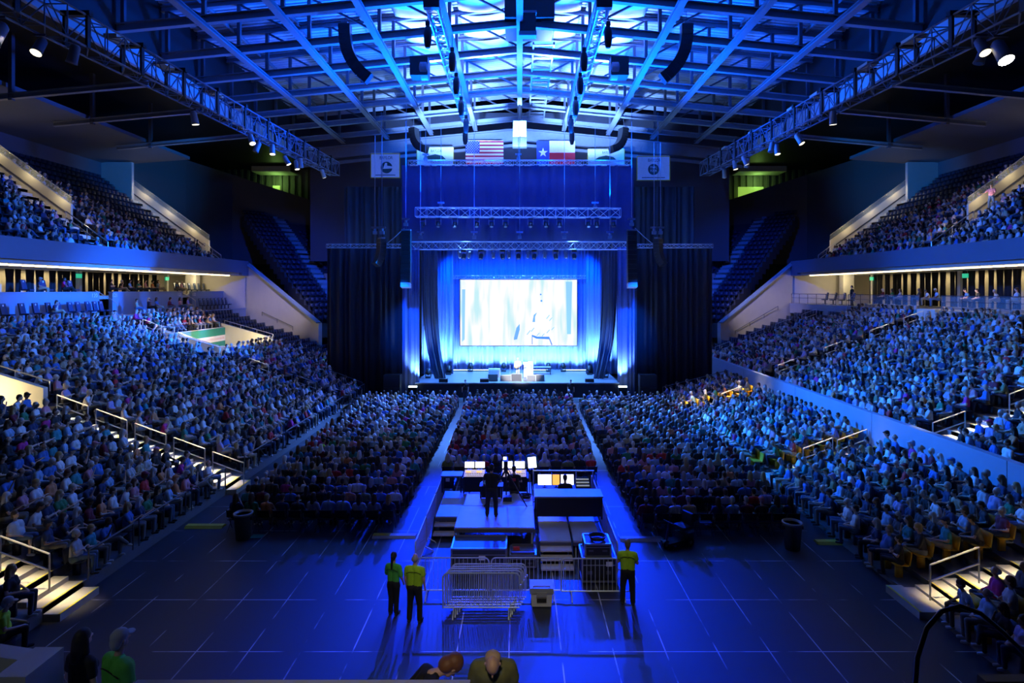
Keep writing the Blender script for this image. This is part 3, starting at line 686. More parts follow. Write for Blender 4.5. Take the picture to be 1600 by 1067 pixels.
for sgn, nm in ((-1, 'left'), (1, 'right')):
    fy = 20.3 if sgn < 0 else 21.8
    side_lamp((18.3 * sgn - .1, fy, 18.35), 0, -0.5, FLOOD, 'dazzling house lamp hung under the %s side truss' % nm, 'house lamps', 1.3)
    for k, y in enumerate((22.4, 23.2, 33.0, 38.5, 41.0, 41.8, 46.0, 47.2, 48.1, 52.5)):
        side_lamp((18.3 * sgn + (.35 if k % 2 else -.35), y, 19.62 + tdz(y)), (k * 1.3) % 3, (-.5, .35, -.2)[k % 3], SOFTL if k % 3 != 1 else LENSD, 'small lamp under the %s side truss, %s from the camera' % (nm, nth(k + 1)), 'lamps under the side trusses')
    for k, y in enumerate((26, 29.5, 34.5, 37.5, 44, 50)):
        b = MB().box(18.3 * sgn - .5, 18.3 * sgn + .1, y, y + .9, 20.98 + tdz(y), 21.12 + tdz(y))
        tag(b.build('lamp_tray', M('warm metal tray', (0.6, 0.55, 0.45), 0.35, 0.6)), 'flat lamp tray on top of the %s side truss, %s from the camera' % (nm, nth(k + 1)), 'tray', group='trays on the side trusses')

# =================================================================== flags and banners
def cloth_panel(b, x0, x1, z0, z1, y, wav=0.05, nx=24, mi=0, nz=1):
    vs = []
    for i in range(nx + 1):
        x = x0 + (x1 - x0) * i / nx
        for j in range(nz + 1):
            vs.append((x, y + wav * math.sin(i * 1.1), z0 + (z1 - z0) * j / nz))
    fs = [(i * (nz + 1) + j, (i + 1) * (nz + 1) + j, (i + 1) * (nz + 1) + j + 1, i * (nz + 1) + j + 1) for i in range(nx) for j in range(nz)]
    b.add(vs, fs, mi)
FW = M('flag white', (0.78, 0.78, 0.80), 0.8); FR = M('flag red', (0.42, 0.02, 0.05), 0.8); FB = M('flag blue', (0.03, 0.06, 0.30), 0.8)
d = 61.5
t = thing('hanging_flag', 'stars and stripes flag hanging at the stage end', 'flag', (XX(757, d), d, ZZ(257, d)))
w_, h_ = 59 / 900 * d, 37 / 900 * d
b = MB(); z = 0
for k in range(13): b.box(-w_ / 2, w_ / 2, -.01, .01, h_ * k / 13, h_ * (k + 1) / 13, 0 if k % 2 else 1)
b.build('stripes', [FW, FR], t)
MB().box(-w_ / 2, -w_ * .13, -.03, -.012, h_ * 6 / 13, h_).build('canton', FB, t)
b = MB()
def star(b, cx, cz, r, y, th=.01):
    pts = [(cx + (r if k % 2 == 0 else r * .4) * math.sin(PI * k / 5), y, cz + (r if k % 2 == 0 else r * .4) * math.cos(PI * k / 5)) for k in range(10)]
    b.prism(pts, (0, th, 0))
for r_ in range(9):
    n6 = 6 if r_ % 2 == 0 else 5
    for c_ in range(n6):
        star(b, -w_ / 2 + (w_ * .37) * ((c_ + (.5 if n6 == 6 else 1.0)) / 6), h_ * 6 / 13 + (h_ * 7 / 13) * (r_ + .7) / 9.4, .055, -.045)
b.build('stars', FW, t); MB().tube((-w_ / 2, 0, h_ + .03), (w_ / 2, 0, h_ + .03), .04).build('pole', ALU, t)
t = thing('hanging_flag', 'lone star flag with white over red hanging at the stage end', 'flag', (XX(868.5, d), d, ZZ(257, d)))
w_ = 60 / 900 * d
MB().box(-w_ / 2, -w_ / 6, -.01, .01, 0, h_).build('blue_field', FB, t)
MB().box(-w_ / 6, w_ / 2, -.01, .01, h_ / 2, h_).build('white_field', FW, t); MB().box(-w_ / 6, w_ / 2, -.01, .01, 0, h_ / 2).build('red_field', FR, t)
b = MB(); star(b, -w_ / 3, h_ * .5, .52, -.04); b.build('star', FW, t)
EDGE = M('gold banner edge', (0.65, 0.45, 0.03), 0.7); INK = M('dark green ink', (0.01, 0.06, 0.07), 0.8)
def banner(label, x0, x1, y0, y1, d, body, small, kind, side):
    t = thing('team_banner', label, 'banner', (XX((x0 + x1) / 2, d), d, ZZ(y1, d)), group='white championship banners')
    w_, h_ = (x1 - x0) / 900 * d, (y1 - y0) / 900 * d
    MB().box(-w_ / 2, w_ / 2, 0, .02, 0, h_).build('sheet', FW, t)
    e = .07; b = MB(); b.box(-w_ / 2 - e, w_ / 2 + e, -.01, .03, -e, 0); b.box(-w_ / 2 - e, w_ / 2 + e, -.01, .03, h_, h_ + e); b.box(-w_ / 2 - e, -w_ / 2, -.01, .03, 0, h_); b.box(w_ / 2, w_ / 2 + e, -.01, .03, 0, h_)
    b.build('border', EDGE, t)
    text_part(body, h_ * .19, (0.03 * w_, -.02, h_ * .84), (PI / 2, 0, 0), INK, t, sx=.8)
    if kind == 'disc':
        MB().lathe([(h_ * .24, 0), (h_ * .24, .02)], (0, -.03, h_ * .45), 24, 0, Matrix.Rotation(PI / 2, 3, 'X')).build('emblem', INK, t)
        text_part(small, h_ * .15, (0, -.06, h_ * .46), (PI / 2, 0, 0), FW, t, sx=.75)
    elif kind == 'roof':
        MB().prism([(-.35 * w_, -.03, h_ * .42), (-.2 * w_, -.03, h_ * .6), (0, -.03, h_ * .68), (.2 * w_, -.03, h_ * .6), (.3 * w_, -.03, h_ * .42)], (0, .02, 0)).build('emblem', INK, t)
        text_part(small, h_ * .2, (0, -.06, h_ * .42), (PI / 2, 0, 0), INK, t, sx=.9)
    else:
        MB().lathe([(h_ * .25, 0), (h_ * .25, .02)], (.05 * w_, -.03, h_ * .42), 24, 0, Matrix.Rotation(PI / 2, 3, 'X')).build('emblem', INK, t)
        MB().prism([(-.08 * w_, -.06, h_ * .36), (.0 * w_, -.06, h_ * .62), (.07 * w_, -.06, h_ * .62), (.07 * w_, -.06, h_ * .5), (.26 * w_, -.06, h_ * .47), (.26 * w_, -.06, h_ * .38)], (0, .02, 0)).build('emblem_mark', FW, t)
    MB().box(-w_ * .36, w_ * .36, -.012, 0, h_ * .08, h_ * .11).build('bottom_line', INK, t)
    MB().tube((-w_ / 2, .01, h_ + .1), (w_ / 2, .01, h_ + .1), .04).build('pole', ALU, t)
banner('white banner with round emblem hanging at far left of the row', 580, 624, 241, 277, 56, 'BAYLOR', '', 'state', -1)
banner('white banner left of the stars and stripes, half behind a line array', 652, 708, 231, 262, 60, 'BAYLOR', 'FINAL\nFOUR', 'roof', -1)
banner('white banner right of the lone star flag, half behind a line array', 919, 975, 234, 262, 60, 'BAYLOR', 'NCAA', 'roof', 1)
banner('white banner with dark disc emblem hanging at far right of the row', 996, 1046, 245, 281, 56, 'BAYLOR', 'FINAL\nFOUR', 'disc', 1)

# =================================================================== stage
t = thing('stage', 'low black stage deck with dark front skirt', 'stage', (-.2, 46.5, 0))
MB().box(-8.25, 8.25, 0, 8.2, 1.1, 1.2).build('deck', M('stage deck', (0.20, 0.21, 0.24), 0.35), t)
MB().box(-8.25, 8.25, 0.02, 0.06, 0.0, 1.1).build('skirt', DRAPE, t)
MB().box(-8.2, 8.2, .3, 8.1, 0.9, 1.1).build('frame', STEEL, t)
def drape(name, label, x0, x1, y, z0, z1, mat, pleat=0.35, amp=0.16, curve=None, group=None, cat='curtain'):
    b = MB(); n = max(8, int((x1 - x0) / pleat * 6)); nz = 10 if curve else 3; vs = []
    for i in range(n + 1):
        for j in range(nz + 1):
            tz = j / nz
            x = x0 + (x1 - x0) * i / n
            dx = curve(i / n, 1 - tz) if curve else 0
            ph = 2 * PI * (x - x0) / pleat + 1.3 * math.sin(i * .37)
            vs.append((x + dx, y + amp * (math.sin(ph) + .35 * math.sin(ph * .43 + 1)) * (.8 + .2 * tz), z0 + (z1 - z0) * tz))
    fs = [(i * (nz + 1) + j, (i + 1) * (nz + 1) + j, (i + 1) * (nz + 1) + j + 1, i * (nz + 1) + j + 1) for i in range(n) for j in range(nz)]
    b.add(vs, fs)
    o = b.build(name, mat, smooth=True); so = o.modifiers.new('thick', 'SOLIDIFY'); so.thickness = 0.02
    return tag(o, label, cat, group)
drape('backdrop_curtain', 'pleated blue lit backdrop curtain behind the screen', XX(694, 54.3), XX(928, 54.3), 54.3, 1.2, 13.0, BDRAPE, .42, .14)
drape('high_drape', 'flat high blue drape above the stage lighting trusses', XX(628, 49.7), XX(990, 49.7), 49.7, 12.2, ZZ(258, 49.7), M('navy drape', (0.018, 0.028, 0.13), 0.85), .9, .05)
sw = lambda f, tz: (tz ** 3.0) * 0.9 * (1 - .3 * f)
for sgn, nm in ((-1, 'left'), (1, 'right')):
    def mx_(a, b_): return (a, b_) if sgn < 0 else (-b_, -a)
    x0, x1 = mx_(XX(628, 46.7) if sgn < 0 else -XX(992, 46.7), XX(655, 46.7) if sgn < 0 else -XX(966, 46.7))
    drape('stage_leg_curtain', 'narrow bright curtain framing the stage at its %s edge' % nm, x0, x1, 46.9, 0.05, 12.2, BDRAPE, .38, .1)
    x0, x1 = mx_(-8.2, -6.9)
    drape('swag_curtain', 'dark gathered curtain sweeping in at the %s stage wing' % nm, x0, x1, 48.3, 1.25, 12.6, M('dark blue drape', (0.08, 0.09, 0.14), 0.85), .3, .1, curve=lambda f, tz: -sgn * (tz ** 4) * .7 * 1.0 + (-sgn) * (tz ** 3) * (0.4 if sgn < 0 else .4) * ((1 - f) if sgn < 0 else f))
    x0, x1 = mx_(-8.7, -5.9)
    drape('wing_curtain', 'pleated curtain lit from below in the %s stage wing' % nm, x0, x1, 51.2, 1.25, 12.8, BDRAPE, .34, .13)
    x0, x1 = mx_(-15.8, -9.3)
    drape('side_drape', 'tall black drape masking the %s side of the stage' % nm, x0, x1, 47.3, 0.05, 12.2, DRAPE, .55, .12)
    x0, x1 = mx_(-9.55, -9.0)
    drape('edge_drape', 'slim blue lit drape edge beside the %s main array' % nm, x0, x1, 47.0, 0.05, 12.1, M('mid blue drape', (0.10, 0.11, 0.16), 0.8), .26, .08)
    drape('masking_drape', 'tall dark drape hanging behind the %s banners' % nm, *mx_(-17.5, -9.0), 57.5, 0.1, 19.0, M('masking cloth', (0.03, 0.035, 0.04), 0.9), .6, .12)
# projection screen
sm = bpy.data.materials.new('projected picture'); sm.use_nodes = True
nt = sm.node_tree; nt.nodes.clear()
out = nt.nodes.new('ShaderNodeOutputMaterial'); em = nt.nodes.new('ShaderNodeEmission'); em.inputs['Strength'].default_value = 2.4
tc = nt.nodes.new('ShaderNodeTexCoord'); mp = nt.nodes.new('ShaderNodeMapping'); mp.inputs['Scale'].default_value = (1.1, 1.0, 0.18)
n1 = nt.nodes.new('ShaderNodeTexNoise'); n1.inputs['Scale'].default_value = 1.1; n1.inputs['Detail'].default_value = 2
r1 = nt.nodes.new('ShaderNodeValToRGB'); e = r1.color_ramp.elements
e[0].position = 0.34; e[0].color = (0.24, 0.37, 0.40, 1); e[1].position = 0.50; e[1].color = (0.42, 0.42, 0.42, 1)
nt.links.new(tc.outputs['Object'], mp.inputs['Vector']); nt.links.new(mp.outputs['Vector'], n1.inputs['Vector'])
nt.links.new(n1.outputs['Fac'], r1.inputs['Fac']); nt.links.new(r1.outputs['Color'], em.inputs['Color']); nt.links.new(em.outputs['Emission'], out.inputs['Surface'])
d = 53.0
sx0, sx1, sz0, sz1 = XX(719, d), XX(901.5, d), ZZ(540, d), ZZ(437, d)
t = thing('projection_screen', 'big bright projection screen hanging over the stage', 'screen', ((sx0 + sx1) / 2, d, sz0))
hw, hh = (sx1 - sx0) / 2, sz1 - sz0
MB().box(-hw, hw, 0, .05, 0, hh).build('picture', sm, t)
MB().box(-hw - .06, hw + .06, .05, .12, -.05, hh + .05).build('frame', BLACK, t)
def emat(n, c, s): return M(n, (0.02, 0.02, 0.03), 0.8, emit=c, estr=s, noise=0)
DB, LB, MBL = emat('picture dark blue', (0.06, 0.22, 0.62), 1.0), emat('picture pale blue', (0.30, 0.62, 0.90), 1.0), emat('picture mid blue', (0.16, 0.36, 0.75), 1.0)
def sp(px, py, o=0.004): return (XX(px, d) - (sx0 + sx1) / 2, -o, ZZ(py, d) - sz0)
def shape(nm, pts, mat): MB().prism([sp(*p) for p in pts], (0, .004, 0)).build(nm, mat, t)
shape('picture_shape', [(803, 528), (807, 512), (812, 506), (812, 515), (808, 530), (803, 531)], MBL)
shape('picture_shape', [(832, 503), (834, 492), (839, 488), (836, 495), (836, 503)], MBL)
shape('picture_shape', [(831, 523), (840, 526), (858, 526), (863, 538), (862, 540), (858, 530), (838, 529), (832, 526), (832, 538), (831, 538)], DB)
shape('picture_shape', [(884, 440), (894, 440), (892, 522), (886, 522)], LB)
shape('picture_shape', [(722, 452), (727, 452), (726, 530), (722, 534)], LB)
for (px, py, r_) in ((844.8, 460, 1.3), (846, 470, 1.6)):
    shape('picture_shape', [(px + r_ * math.cos(a), py + r_ * math.sin(a)) for a in [k * PI / 4 for k in range(8)]], DB)
for (px, py, l_) in ((858, 492, 8), (862, 496, 7), (828, 516, 9), (834, 512, 8), (842, 520, 6), (850, 521, 6), (858, 515, 7), (865, 511, 6)):
    shape('picture_shape', [(px, py), (px + 1.2, py + .3), (px - l_ * .45, py + l_ * .8), (px - l_ * .45 - 1, py + l_ * .7)], LB)
# things on the stage
def wedge(label, px, py, w_, h_, mat=GREYP, d=47.2):
    t = thing('monitor_wedge', label, 'speaker', (XX(px, d), d, 1.2), group='floor monitors on the stage')
    MB().prism([(-w_ / 2, 0, .02), (-w_ / 2, .55, .02), (-w_ / 2, .55, h_ * .45), (-w_ / 2, .2, h_)], (w_, 0, 0)).build('cabinet', mat, t)
    MB().prism([(-w_ / 2 + .04, .0, .05), (-w_ / 2 + .04, .17, h_ - .04), (-w_ / 2 + .04, .15, h_ - .03), (-w_ / 2 + .04, -.02, .06)], (w_ - .08, 0, 0)).build('back_plate', PLASTIC, t)
for k, (px, w_, h_, m_) in enumerate(((770, .8, .55, PLASTIC), (790, .95, .5, GREYP), (807, .9, .62, GREYP), (821, .35, .35, PLASTIC), (830, .75, .5, GREYP), (844, .75, .55, GREYP))):
    wedge('floor monitor near the stage front, %s from the left' % nth(k + 1), px, 590, w_, h_, m_)
for k, px in enumerate((693, 757, 921)):
    t = thing('front_speaker', 'small black speaker on the stage lip, %s from the left' % nth(k + 1), 'speaker', (XX(px, 46.9), 46.9, 1.2)); MB().box(-.35, .35, -.2, .2, .0, .28).build('cabinet', PLASTIC, t); MB().box(-.31, .31, -.212, -.2, .03, .25).build('grille', BLACK, t)
t = thing('guitar_amplifier', 'pale amplifier cabinet left of the performer', 'amplifier', (XX(772, 49), 49.5, 1.2)); MB().box(-.5, .5, -.2, .2, .03, .75).build('cabinet', M('tan tolex', (0.55, 0.52, 0.42), 0.7), t); MB().box(-.45, .45, -.21, -.2, .08, .6).build('grille_cloth', GREYP, t)
t = thing('lectern', 'tall white lectern right of the performer', 'lectern', (XX(824, 49), 49.2, 1.2)); MB().box(-.3, .3, -.2, .2, .0, 1.15).build('column', WHITEP, t); MB().prism([(-.36, -.25, 1.12), (-.36, .25, 1.28), (-.36, .25, 1.33), (-.36, -.25, 1.17)], (.72, 0, 0)).build('top', WHITEP, t)
t = thing('keyboard_case', 'upright tan speaker cabinet right of the lectern', 'speaker', (XX(829.5, 49), 50, 1.2)); MB().box(-.22, .22, -.2, .2, 0, 1.3).build('cabinet', M('tan tolex', (0.55, 0.52, 0.42), 0.7), t)
t = thing('stage_table', 'low table with cables behind the lectern on stage', 'table', (XX(845, 51), 51.2, 1.2)); MB().box(-.9, .9, -.3, .3, .62, .68).build('table_top', GREYP, t)
for x in (-.85, .85):
    for y in (-.25, .25): MB().box(x - .03, x + .03, y - .03, y + .03, 0, .62).build('leg', STEEL, t)
LEDW = M('led batten', (0.8, 0.9, 1.0), 0.4, emit=(0.55, 0.8, 1.0), estr=6, noise=0)
for k, (xa, xb, yy, py) in enumerate(((702, 733, 53.3, 575), (735, 768, 53.3, 575), (831, 856, 53.3, 575), (879, 918, 53.3, 576))):
    t = thing('light_batten', 'white glowing light batten at the foot of the backdrop, %s from the left' % nth(k + 1), 'stage light', ((XX(xa, yy) + XX(xb, yy)) / 2, yy, 1.2), group='light battens at the backdrop')
    hw2 = (XX(xb, yy) - XX(xa, yy)) / 2
    MB().box(-hw2, hw2, -.08, .08, 0, .1).build('housing', BLACK, t); MB().box(-hw2 + .03, hw2 - .03, -.09, .02, .1, .13).build('lens', LEDW, t)
for k, (px, yy) in enumerate(((669, 49.0), (701, 51.0), (735, 52.9), (787, 52.9), (857, 52.9), (880, 52.9), (921, 51.0), (946, 49.2))):
    t = thing('floor_lamp', 'black floor standing stage lamp at the curtain foot, %s from the left' % nth(k + 1), 'stage light', (XX(px, yy), yy, 1.2), group='floor lamps at the curtain foot')
    MB().box(-.22, .22, -.18, .18, 0, .15).build('base', PLASTIC, t); MB().lathe([(.12, -.2), (.2, -.1), (.2, .2), (.16, .3)], (0, 0, .5), 12, 0, Matrix.Rotation(-.6, 3, 'X')).build('head', PLASTIC, t, True)
    y = MB(); y.box(-.25, -.2, -.05, .05, .12, .55); y.box(.2, .25, -.05, .05, .12, .55); y.build('yoke', PLASTIC, t)
for k, px in enumerate((645, 973)):
    t = thing('stage_step_light', 'small white strip lamp on the floor at the %s stage corner' % ('left', 'right')[k], 'lamp', (XX(px, 46.2), 46.2, .9)); MB().box(-.33, .33, -.1, .1, 0, .1).build('lens', LEDW, t); MB().box(-.35, .35, -.12, .12, -.9, 0).build('housing', BLACK, t)
for k, px in enumerate((797, 803, 809, 815)):
    t = thing('microphone_stand', 'thin microphone stand by the performer, %s from the left' % nth(k + 1), 'stand', (XX(px, 48.6 + .2 * k), 48.6 + .2 * k, 1.2), group='microphone stands')
    MB().lathe([(.14, 0), (.14, .02), (.02, .03)], n=10).build('base', STEEL, t); MB().tube((0, 0, .02), (0, 0, 1.2 + .1 * (k % 2)), .012).build('pole', CHROME, t); MB().ell((0, -.02, 1.25 + .1 * (k % 2)), (.03, .03, .05), 8, 6).build('microphone', PLASTIC, t)

# corner catwalks lit green
GRN = M('lit green metal', (0.15, 0.5, 0.1), 0.6, noise=0.1)
for sgn, nm in ((-1, 'left'), (1, 'right')):
    dd = 77.5
    x0, x1 = (XX(396, dd), XX(456, dd)) if sgn < 0 else (XX(1153, dd), XX(1226, dd))
    zt, zb = ZZ(262, dd), ZZ(269, dd)
    t = thing('corner_platform', 'green lit steel platform in the far %s roof corner' % nm, 'platform', ((x0 + x1) / 2, dd, zb))
    hw2 = (x1 - x0) / 2
    MB().box(-hw2, hw2, -.5, 2.2, 0, .12).build('deck', M('pale platform paint', (.55, .58, .5), .7), t)
    b = MB()
    for kk in range(4): b.bar((-hw2 + kk * hw2 * .62, -.5, .1), (-hw2 + kk * hw2 * .62 + .5, 1.5, .1), .12)
    b.box(-hw2, hw2, -.6, -.5, .0, .7); b.build('edge_beam', M('pale platform paint', (.55, .58, .5), .7), t)
    g = bpy.data.lights.new('green work light', 'POINT'); g.energy = 55; g.color = (0.5, 1.0, 0.22); g.shadow_soft_size = .3
    go = bpy.data.objects.new('green work light', g); COL.objects.link(go); go.location = ((x0 + x1) / 2, dd + 1.2, zb - 1.0)
    # small lit doorway
    xa, xb, ya, yb = (426, 437, 290, 301) if sgn < 0 else (1154, 1193, 292, 314)
    b = MB().box(XX(xa, 79), XX(xb, 79), 79, 79.2, ZZ(yb + 6, 79), ZZ(ya, 79))
    tag(b.build('lit_sign_panel', M('bright green window', (0.7, .9, .6), .5, emit=(0.75, 1.0, 0.55) if sgn > 0 else (.45, .8, .1), estr=1.1 if sgn > 0 else .6, noise=0)), 'bright green tinted lit panel in the far %s corner' % nm, 'lit panel')
t = thing('green_slot', 'narrow green glowing gap beside the left black drape', 'lamp', (XX(504.5, 50), 50, ZZ(597, 50)))
MB().box(-.12, .12, 0, .05, 0, 2.0).build('lens', M('green glow', (.1, .8, .1), .5, emit=(0.05, 0.9, 0.05), estr=.9, noise=0), t)
# =================================================================== control position on the floor
DECKT = M('worn grey deck top', (0.33, 0.34, 0.37), 0.42, noise=0.15, scale=3)
def platform(label, x0, x1, y0, y1, z):
    t = thing('platform', label, 'platform', ((x0 + x1) / 2, (y0 + y1) / 2, 0), group='control platforms')
    hx, hy = (x1 - x0) / 2, (y1 - y0) / 2
    MB().box(-hx, hx, -hy, hy, z - .06, z).build('deck', DECKT, t)
    b = MB()
    for s_ in (-1, 1): b.box(-hx, hx, s_ * hy - .02, s_ * hy + .02, z - .16, z - .05); b.box(s_ * hx - .02, s_ * hx + .02, -hy, hy, z - .16, z - .05)
    b.build('edge_frame', STEEL, t)
    for sx in (-1, 1):
        for sy in (-1, 1): MB().tube((sx * (hx - .08), sy * (hy - .08), 0), (sx * (hx - .08), sy * (hy - .08), z - .06), .03).build('leg', CHROME, t)
platform('pale platform the camera operator stands on, front half', -2.12, .48, 18.8, 20.68, .95)
platform('pale platform under the camera tripod, behind the front one', -2.0, .46, 20.72, 21.9, .95)
platform('lower pale platform left of the camera platform', -3.0, -2.06, 20.6, 23.2, .6)
platform('wide pale platform under the two consoles', -1.98, .46, 21.95, 24.2, .62)
platform('pale ramp like platform right of the camera platform', .66, 1.66, 18.6, 21.4, .6)
platform('pale platform at the far right of the control area', 1.74, 2.62, 18.6, 21.4, .6)
platform('platform under the right video desk', .55, 2.75, 21.45, 24.0, .6)
def steps(label, x0, x1, y0, n, z, run=.3, cat='steps'):
    t = thing('step_unit', label, cat, ((x0 + x1) / 2, y0, 0)); hx = (x1 - x0) / 2
    for k in range(n):
        MB().box(-hx, hx, -run * (n - k), -run * (n - k - 1) + .03, z * (k + 1) / (n + 1) - .05, z * (k + 1) / (n + 1)).build('tread', M('pale step tread', (.5, .47, .42), .6), t)
    for s_ in (-1, 1): MB().prism([(s_ * hx, -run * n, 0), (s_ * hx, 0, 0), (s_ * hx, 0, z), (s_ * hx, -run * n, z / (n + 1))], (.04 * s_, 0, 0)).build('side_frame', BLACK, t)
steps('two pale steps up to the lower left platform', -3.02, -2.1, 20.6, 2, .6)
steps('three pale steps up to the right platform', .66, 1.66, 18.55, 3, .6)
# desks, consoles, screens
def desk(label, x0, x1, y0, y1, z0, z, front=None, mat=None):
    t = thing('desk', label, 'table', ((x0 + x1) / 2, (y0 + y1) / 2, z0)); hx, hy = (x1 - x0) / 2, (y1 - y0) / 2; z -= z0
    MB().box(-hx, hx, -hy, hy, z - .05, z).build('table_top', mat or M('blue grey table top', (.30, .31, .34), .4), t)
    for sx in (-1, 1):
        for sy in (-1, 1): MB().box(sx * (hx - .05) - .025, sx * (hx - .05) + .025, sy * (hy - .05) - .025, sy * (hy - .05) + .025, 0, z - .05).build('leg', BLACK, t)
    if front: MB().box(-hx + .08, hx - .08, -hy + .04, -hy + .09, front, z - .06).build('front_panel', BLACK, t)
    return t
desk('small table at the left end of the control area', -3.15, -2.3, 23.0, 23.6, .6, 1.28)
desk('black desk under the left twin monitors', -2.28, -1.35, 22.9, 23.7, .6, 1.22, .05, BLACK)
desk('black desk under the right lit console', -.75, .35, 22.9, 23.7, .62, 1.22, .05, BLACK)
desk('long blue grey desk in front of the video screens', .52, 2.95, 20.3, 21.1, .6, 1.42, .1)
desk('black table between operator and camera, with a bowl', -1.5, -.62, 21.4, 21.9, .95, 1.4, .02, BLACK)
t = thing('bowl', 'small green topped bowl on the black table by the operator', 'bowl', (-1.28, 21.62, 1.4)); MB().lathe([(.08, 0), (.16, .1), (.15, .1), (.07, .02)], n=14).build('dish', WHITEP, t, True); MB().ell((0, 0, .08), (.12, .12, .06), 10, 6).build('filling', M('green leaves', (.05, .3, .05), .7), t)
def monitor(label, x, y, z, w_, h_, tilt=0.12, rz=0.0, mat=SCREENL, group='lit monitors', stand=True):
    t = thing('monitor', label, 'monitor', (x, y, z), rz, group)
    o = MB().box(-w_ / 2, w_ / 2, 0, .04, -h_ / 2, h_ / 2).build('housing', BLACK, t); o.location = (0, 0, h_ / 2 + .08); o.rotation_euler = (-tilt, 0, 0)
    q = MB().box(-w_ / 2 + .015, w_ / 2 - .015, -.006, -.001, -h_ / 2 + .015, h_ / 2 - .015).build('screen', mat, t); q.location = o.location; q.rotation_euler = o.rotation_euler
    if stand: MB().box(-.09, .09, -.02, .1, 0, .02).build('base', BLACK, t); MB().box(-.02, .02, .03, .06, .0, h_ * .5).build('neck', BLACK, t)
    return t
for k, x in enumerate((-2.05, -1.62)): monitor('bright monitor on the left console, %s one' % ('left', 'right')[k], x, 23.55, 1.34, .41, .27)
for k, x in enumerate((-.5, .0)): monitor('bright monitor on the right console, %s one' % ('left', 'right')[k], x, 23.5, 1.34, .44, .30)
monitor('tilted bright monitor on a stand at the end of the consoles', .5, 23.2, 1.45, .38, .45, .25, .35)
def console(label, x0, x1, y, z):
    t = thing('mixing_console', label, 'console', ((x0 + x1) / 2, y, z)); hx = (x1 - x0) / 2
    MB().prism([(-hx, -.32, 0), (-hx, .28, 0), (-hx, .28, .16), (-hx, -.32, .05)], (2 * hx, 0, 0)).build('body', BLACK, t)
    MB().prism([(-hx + .03, -.30, .056), (-hx + .03, .26, .162), (-hx + .03, .26, .166), (-hx + .03, -.30, .06)], (2 * hx - .06, 0, 0)).build('control_surface', M('lit console surface', (.5, .4, .4), .5, emit=(.75, .62, .70), estr=.55, noise=.4, scale=14), t)
    b = MB()
    for k in range(int(hx * 2 / .07)):
        x = -hx + .06 + .07 * k; b.box(x, x + .025, -.24, -.21, .075, .10); b.box(x, x + .03, -.1, -.06, .1, .13)
    b.build('fader', GREYP, t)
    for k in range(2): MB().box(-hx + .08 + k * hx, -hx + .08 + k * hx + .2, .02, .1, .13, .155).build('lit_panel', ORANGEL, t)
console('lit mixing console under the left twin monitors', -2.25, -1.38, 23.2, 1.22)
console('lit mixing console under the right twin monitors', -.72, .28, 23.2, 1.22)
desk('low black desk carrying the wide video screens', .62, 2.3, 22.3, 22.9, .6, 1.0, .05, BLACK)
for k, (x, w_) in enumerate(((.98, .56), (1.42, .30), (1.86, .52))):
    monitor('wide bright video screen behind the long desk, %s from the left' % nth(k + 1), x, 22.5, 1.0, w_, .42, .22, 0, SCREENL if k != 1 else ORANGEL)
t = thing('screen_hood', 'pale metal frame over the wide video screens', 'frame', (1.42, 22.62, 1.6))
MB().tube((-.9, 0, 0), (1.5, 0, 0), .03).build('top_tube', ALU, t)
for x in (-.88, .8, 1.45): MB().tube((x, 0, -1.0), (x, 0, 0), .025).build('upright', ALU, t)
t = thing('equipment_rack', 'slanted equipment rack with lit strips right of the video screens', 'rack', (2.45, 22.4, .6)); MB().prism([(-.28, -.25, 0), (-.28, .3, 0), (-.28, .3, .75), (-.28, -.25, .45)], (.56, 0, 0)).build('cabinet', BLACK, t)
for k in range(3): MB().cbox((0, -.12 + .14 * k, .535 + .076 * k), .5, .06, .02, 0, .5).build('lit_strip', M('dim lit strip', (.5, .55, .5), .4, emit=(.5, .55, .5), estr=.4, noise=0), t)
# light stands beside the desks, cable coils
t = thing('microphone_stand', 'dark round based stand right of the consoles', 'stand', (.38, 22.1, .62), group='microphone stands'); MB().lathe([(.22, 0), (.22, .03), (.02, .05)], n=16).build('base', BLACK, t); MB().tube((0, 0, .03), (0, 0, 1.0), .018).build('pole', STEEL, t)
def coil(label, x, y, z, r):
    b = MB()
    for q in range(4): b.path([((r + .018 * q) * math.cos(a), (r + .012 * q) * math.sin(a), .02 + .028 * q + .008 * math.sin(3 * a)) for a in [2 * PI * k / 20 for k in range(21)]], .016, 5)
    tag(b.build('cable_coil', BLACK, loc=(x, y, z)), label, 'cable', 'coiled cables')
coil('black cable coil lying on the camera platform', .22, 21.5, .95, .17); coil('black cable coil on top of the right black cases', 2.35, 17.45, 1.16, .2)
tag(MB().box(-.16, .16, -.12, .12, 0, .16).build('camera_bag', PLASTIC, loc=(-.45, 21.2, .95)), 'small black bag on the platform beside the tripod', 'bag')
# video camera on tripod
t = thing('video_camera', 'video camera on a black tripod in front of its operator', 'camera', (-.5, 20.85, .95))
for a in (1.57, 3.5, 5.9): MB().tube((0, 0, 1.25), (.82 * math.cos(a), .7 * math.sin(a), 0), .036, 6, 0, .022).build('leg', BLACK, t)
MB().lathe([(.07, 1.2), (.09, 1.3), (.06, 1.4)], n=10).build('head', BLACK, t)
MB().box(-.07, .07, -.25, .25, 1.4, 1.62).build('body', BLACK, t); MB().lathe([(.06, 0), (.075, .2), (.07, .35)], (0, .25, 1.5), 12, 0, Matrix.Rotation(-PI / 2, 3, 'X')).build('lens', BLACK, t)
MB().box(-.09, .03, -.20, -.18, 1.66, 1.76).build('viewfinder', SCREENL, t); MB().tube((.05, -.2, 1.4), (.25, -.6, 1.2), .014).build('pan_bar', STEEL, t); MB().tube((.0, -.1, 1.62), (0, .15, 1.72), .03).build('microphone', BLACK, t)
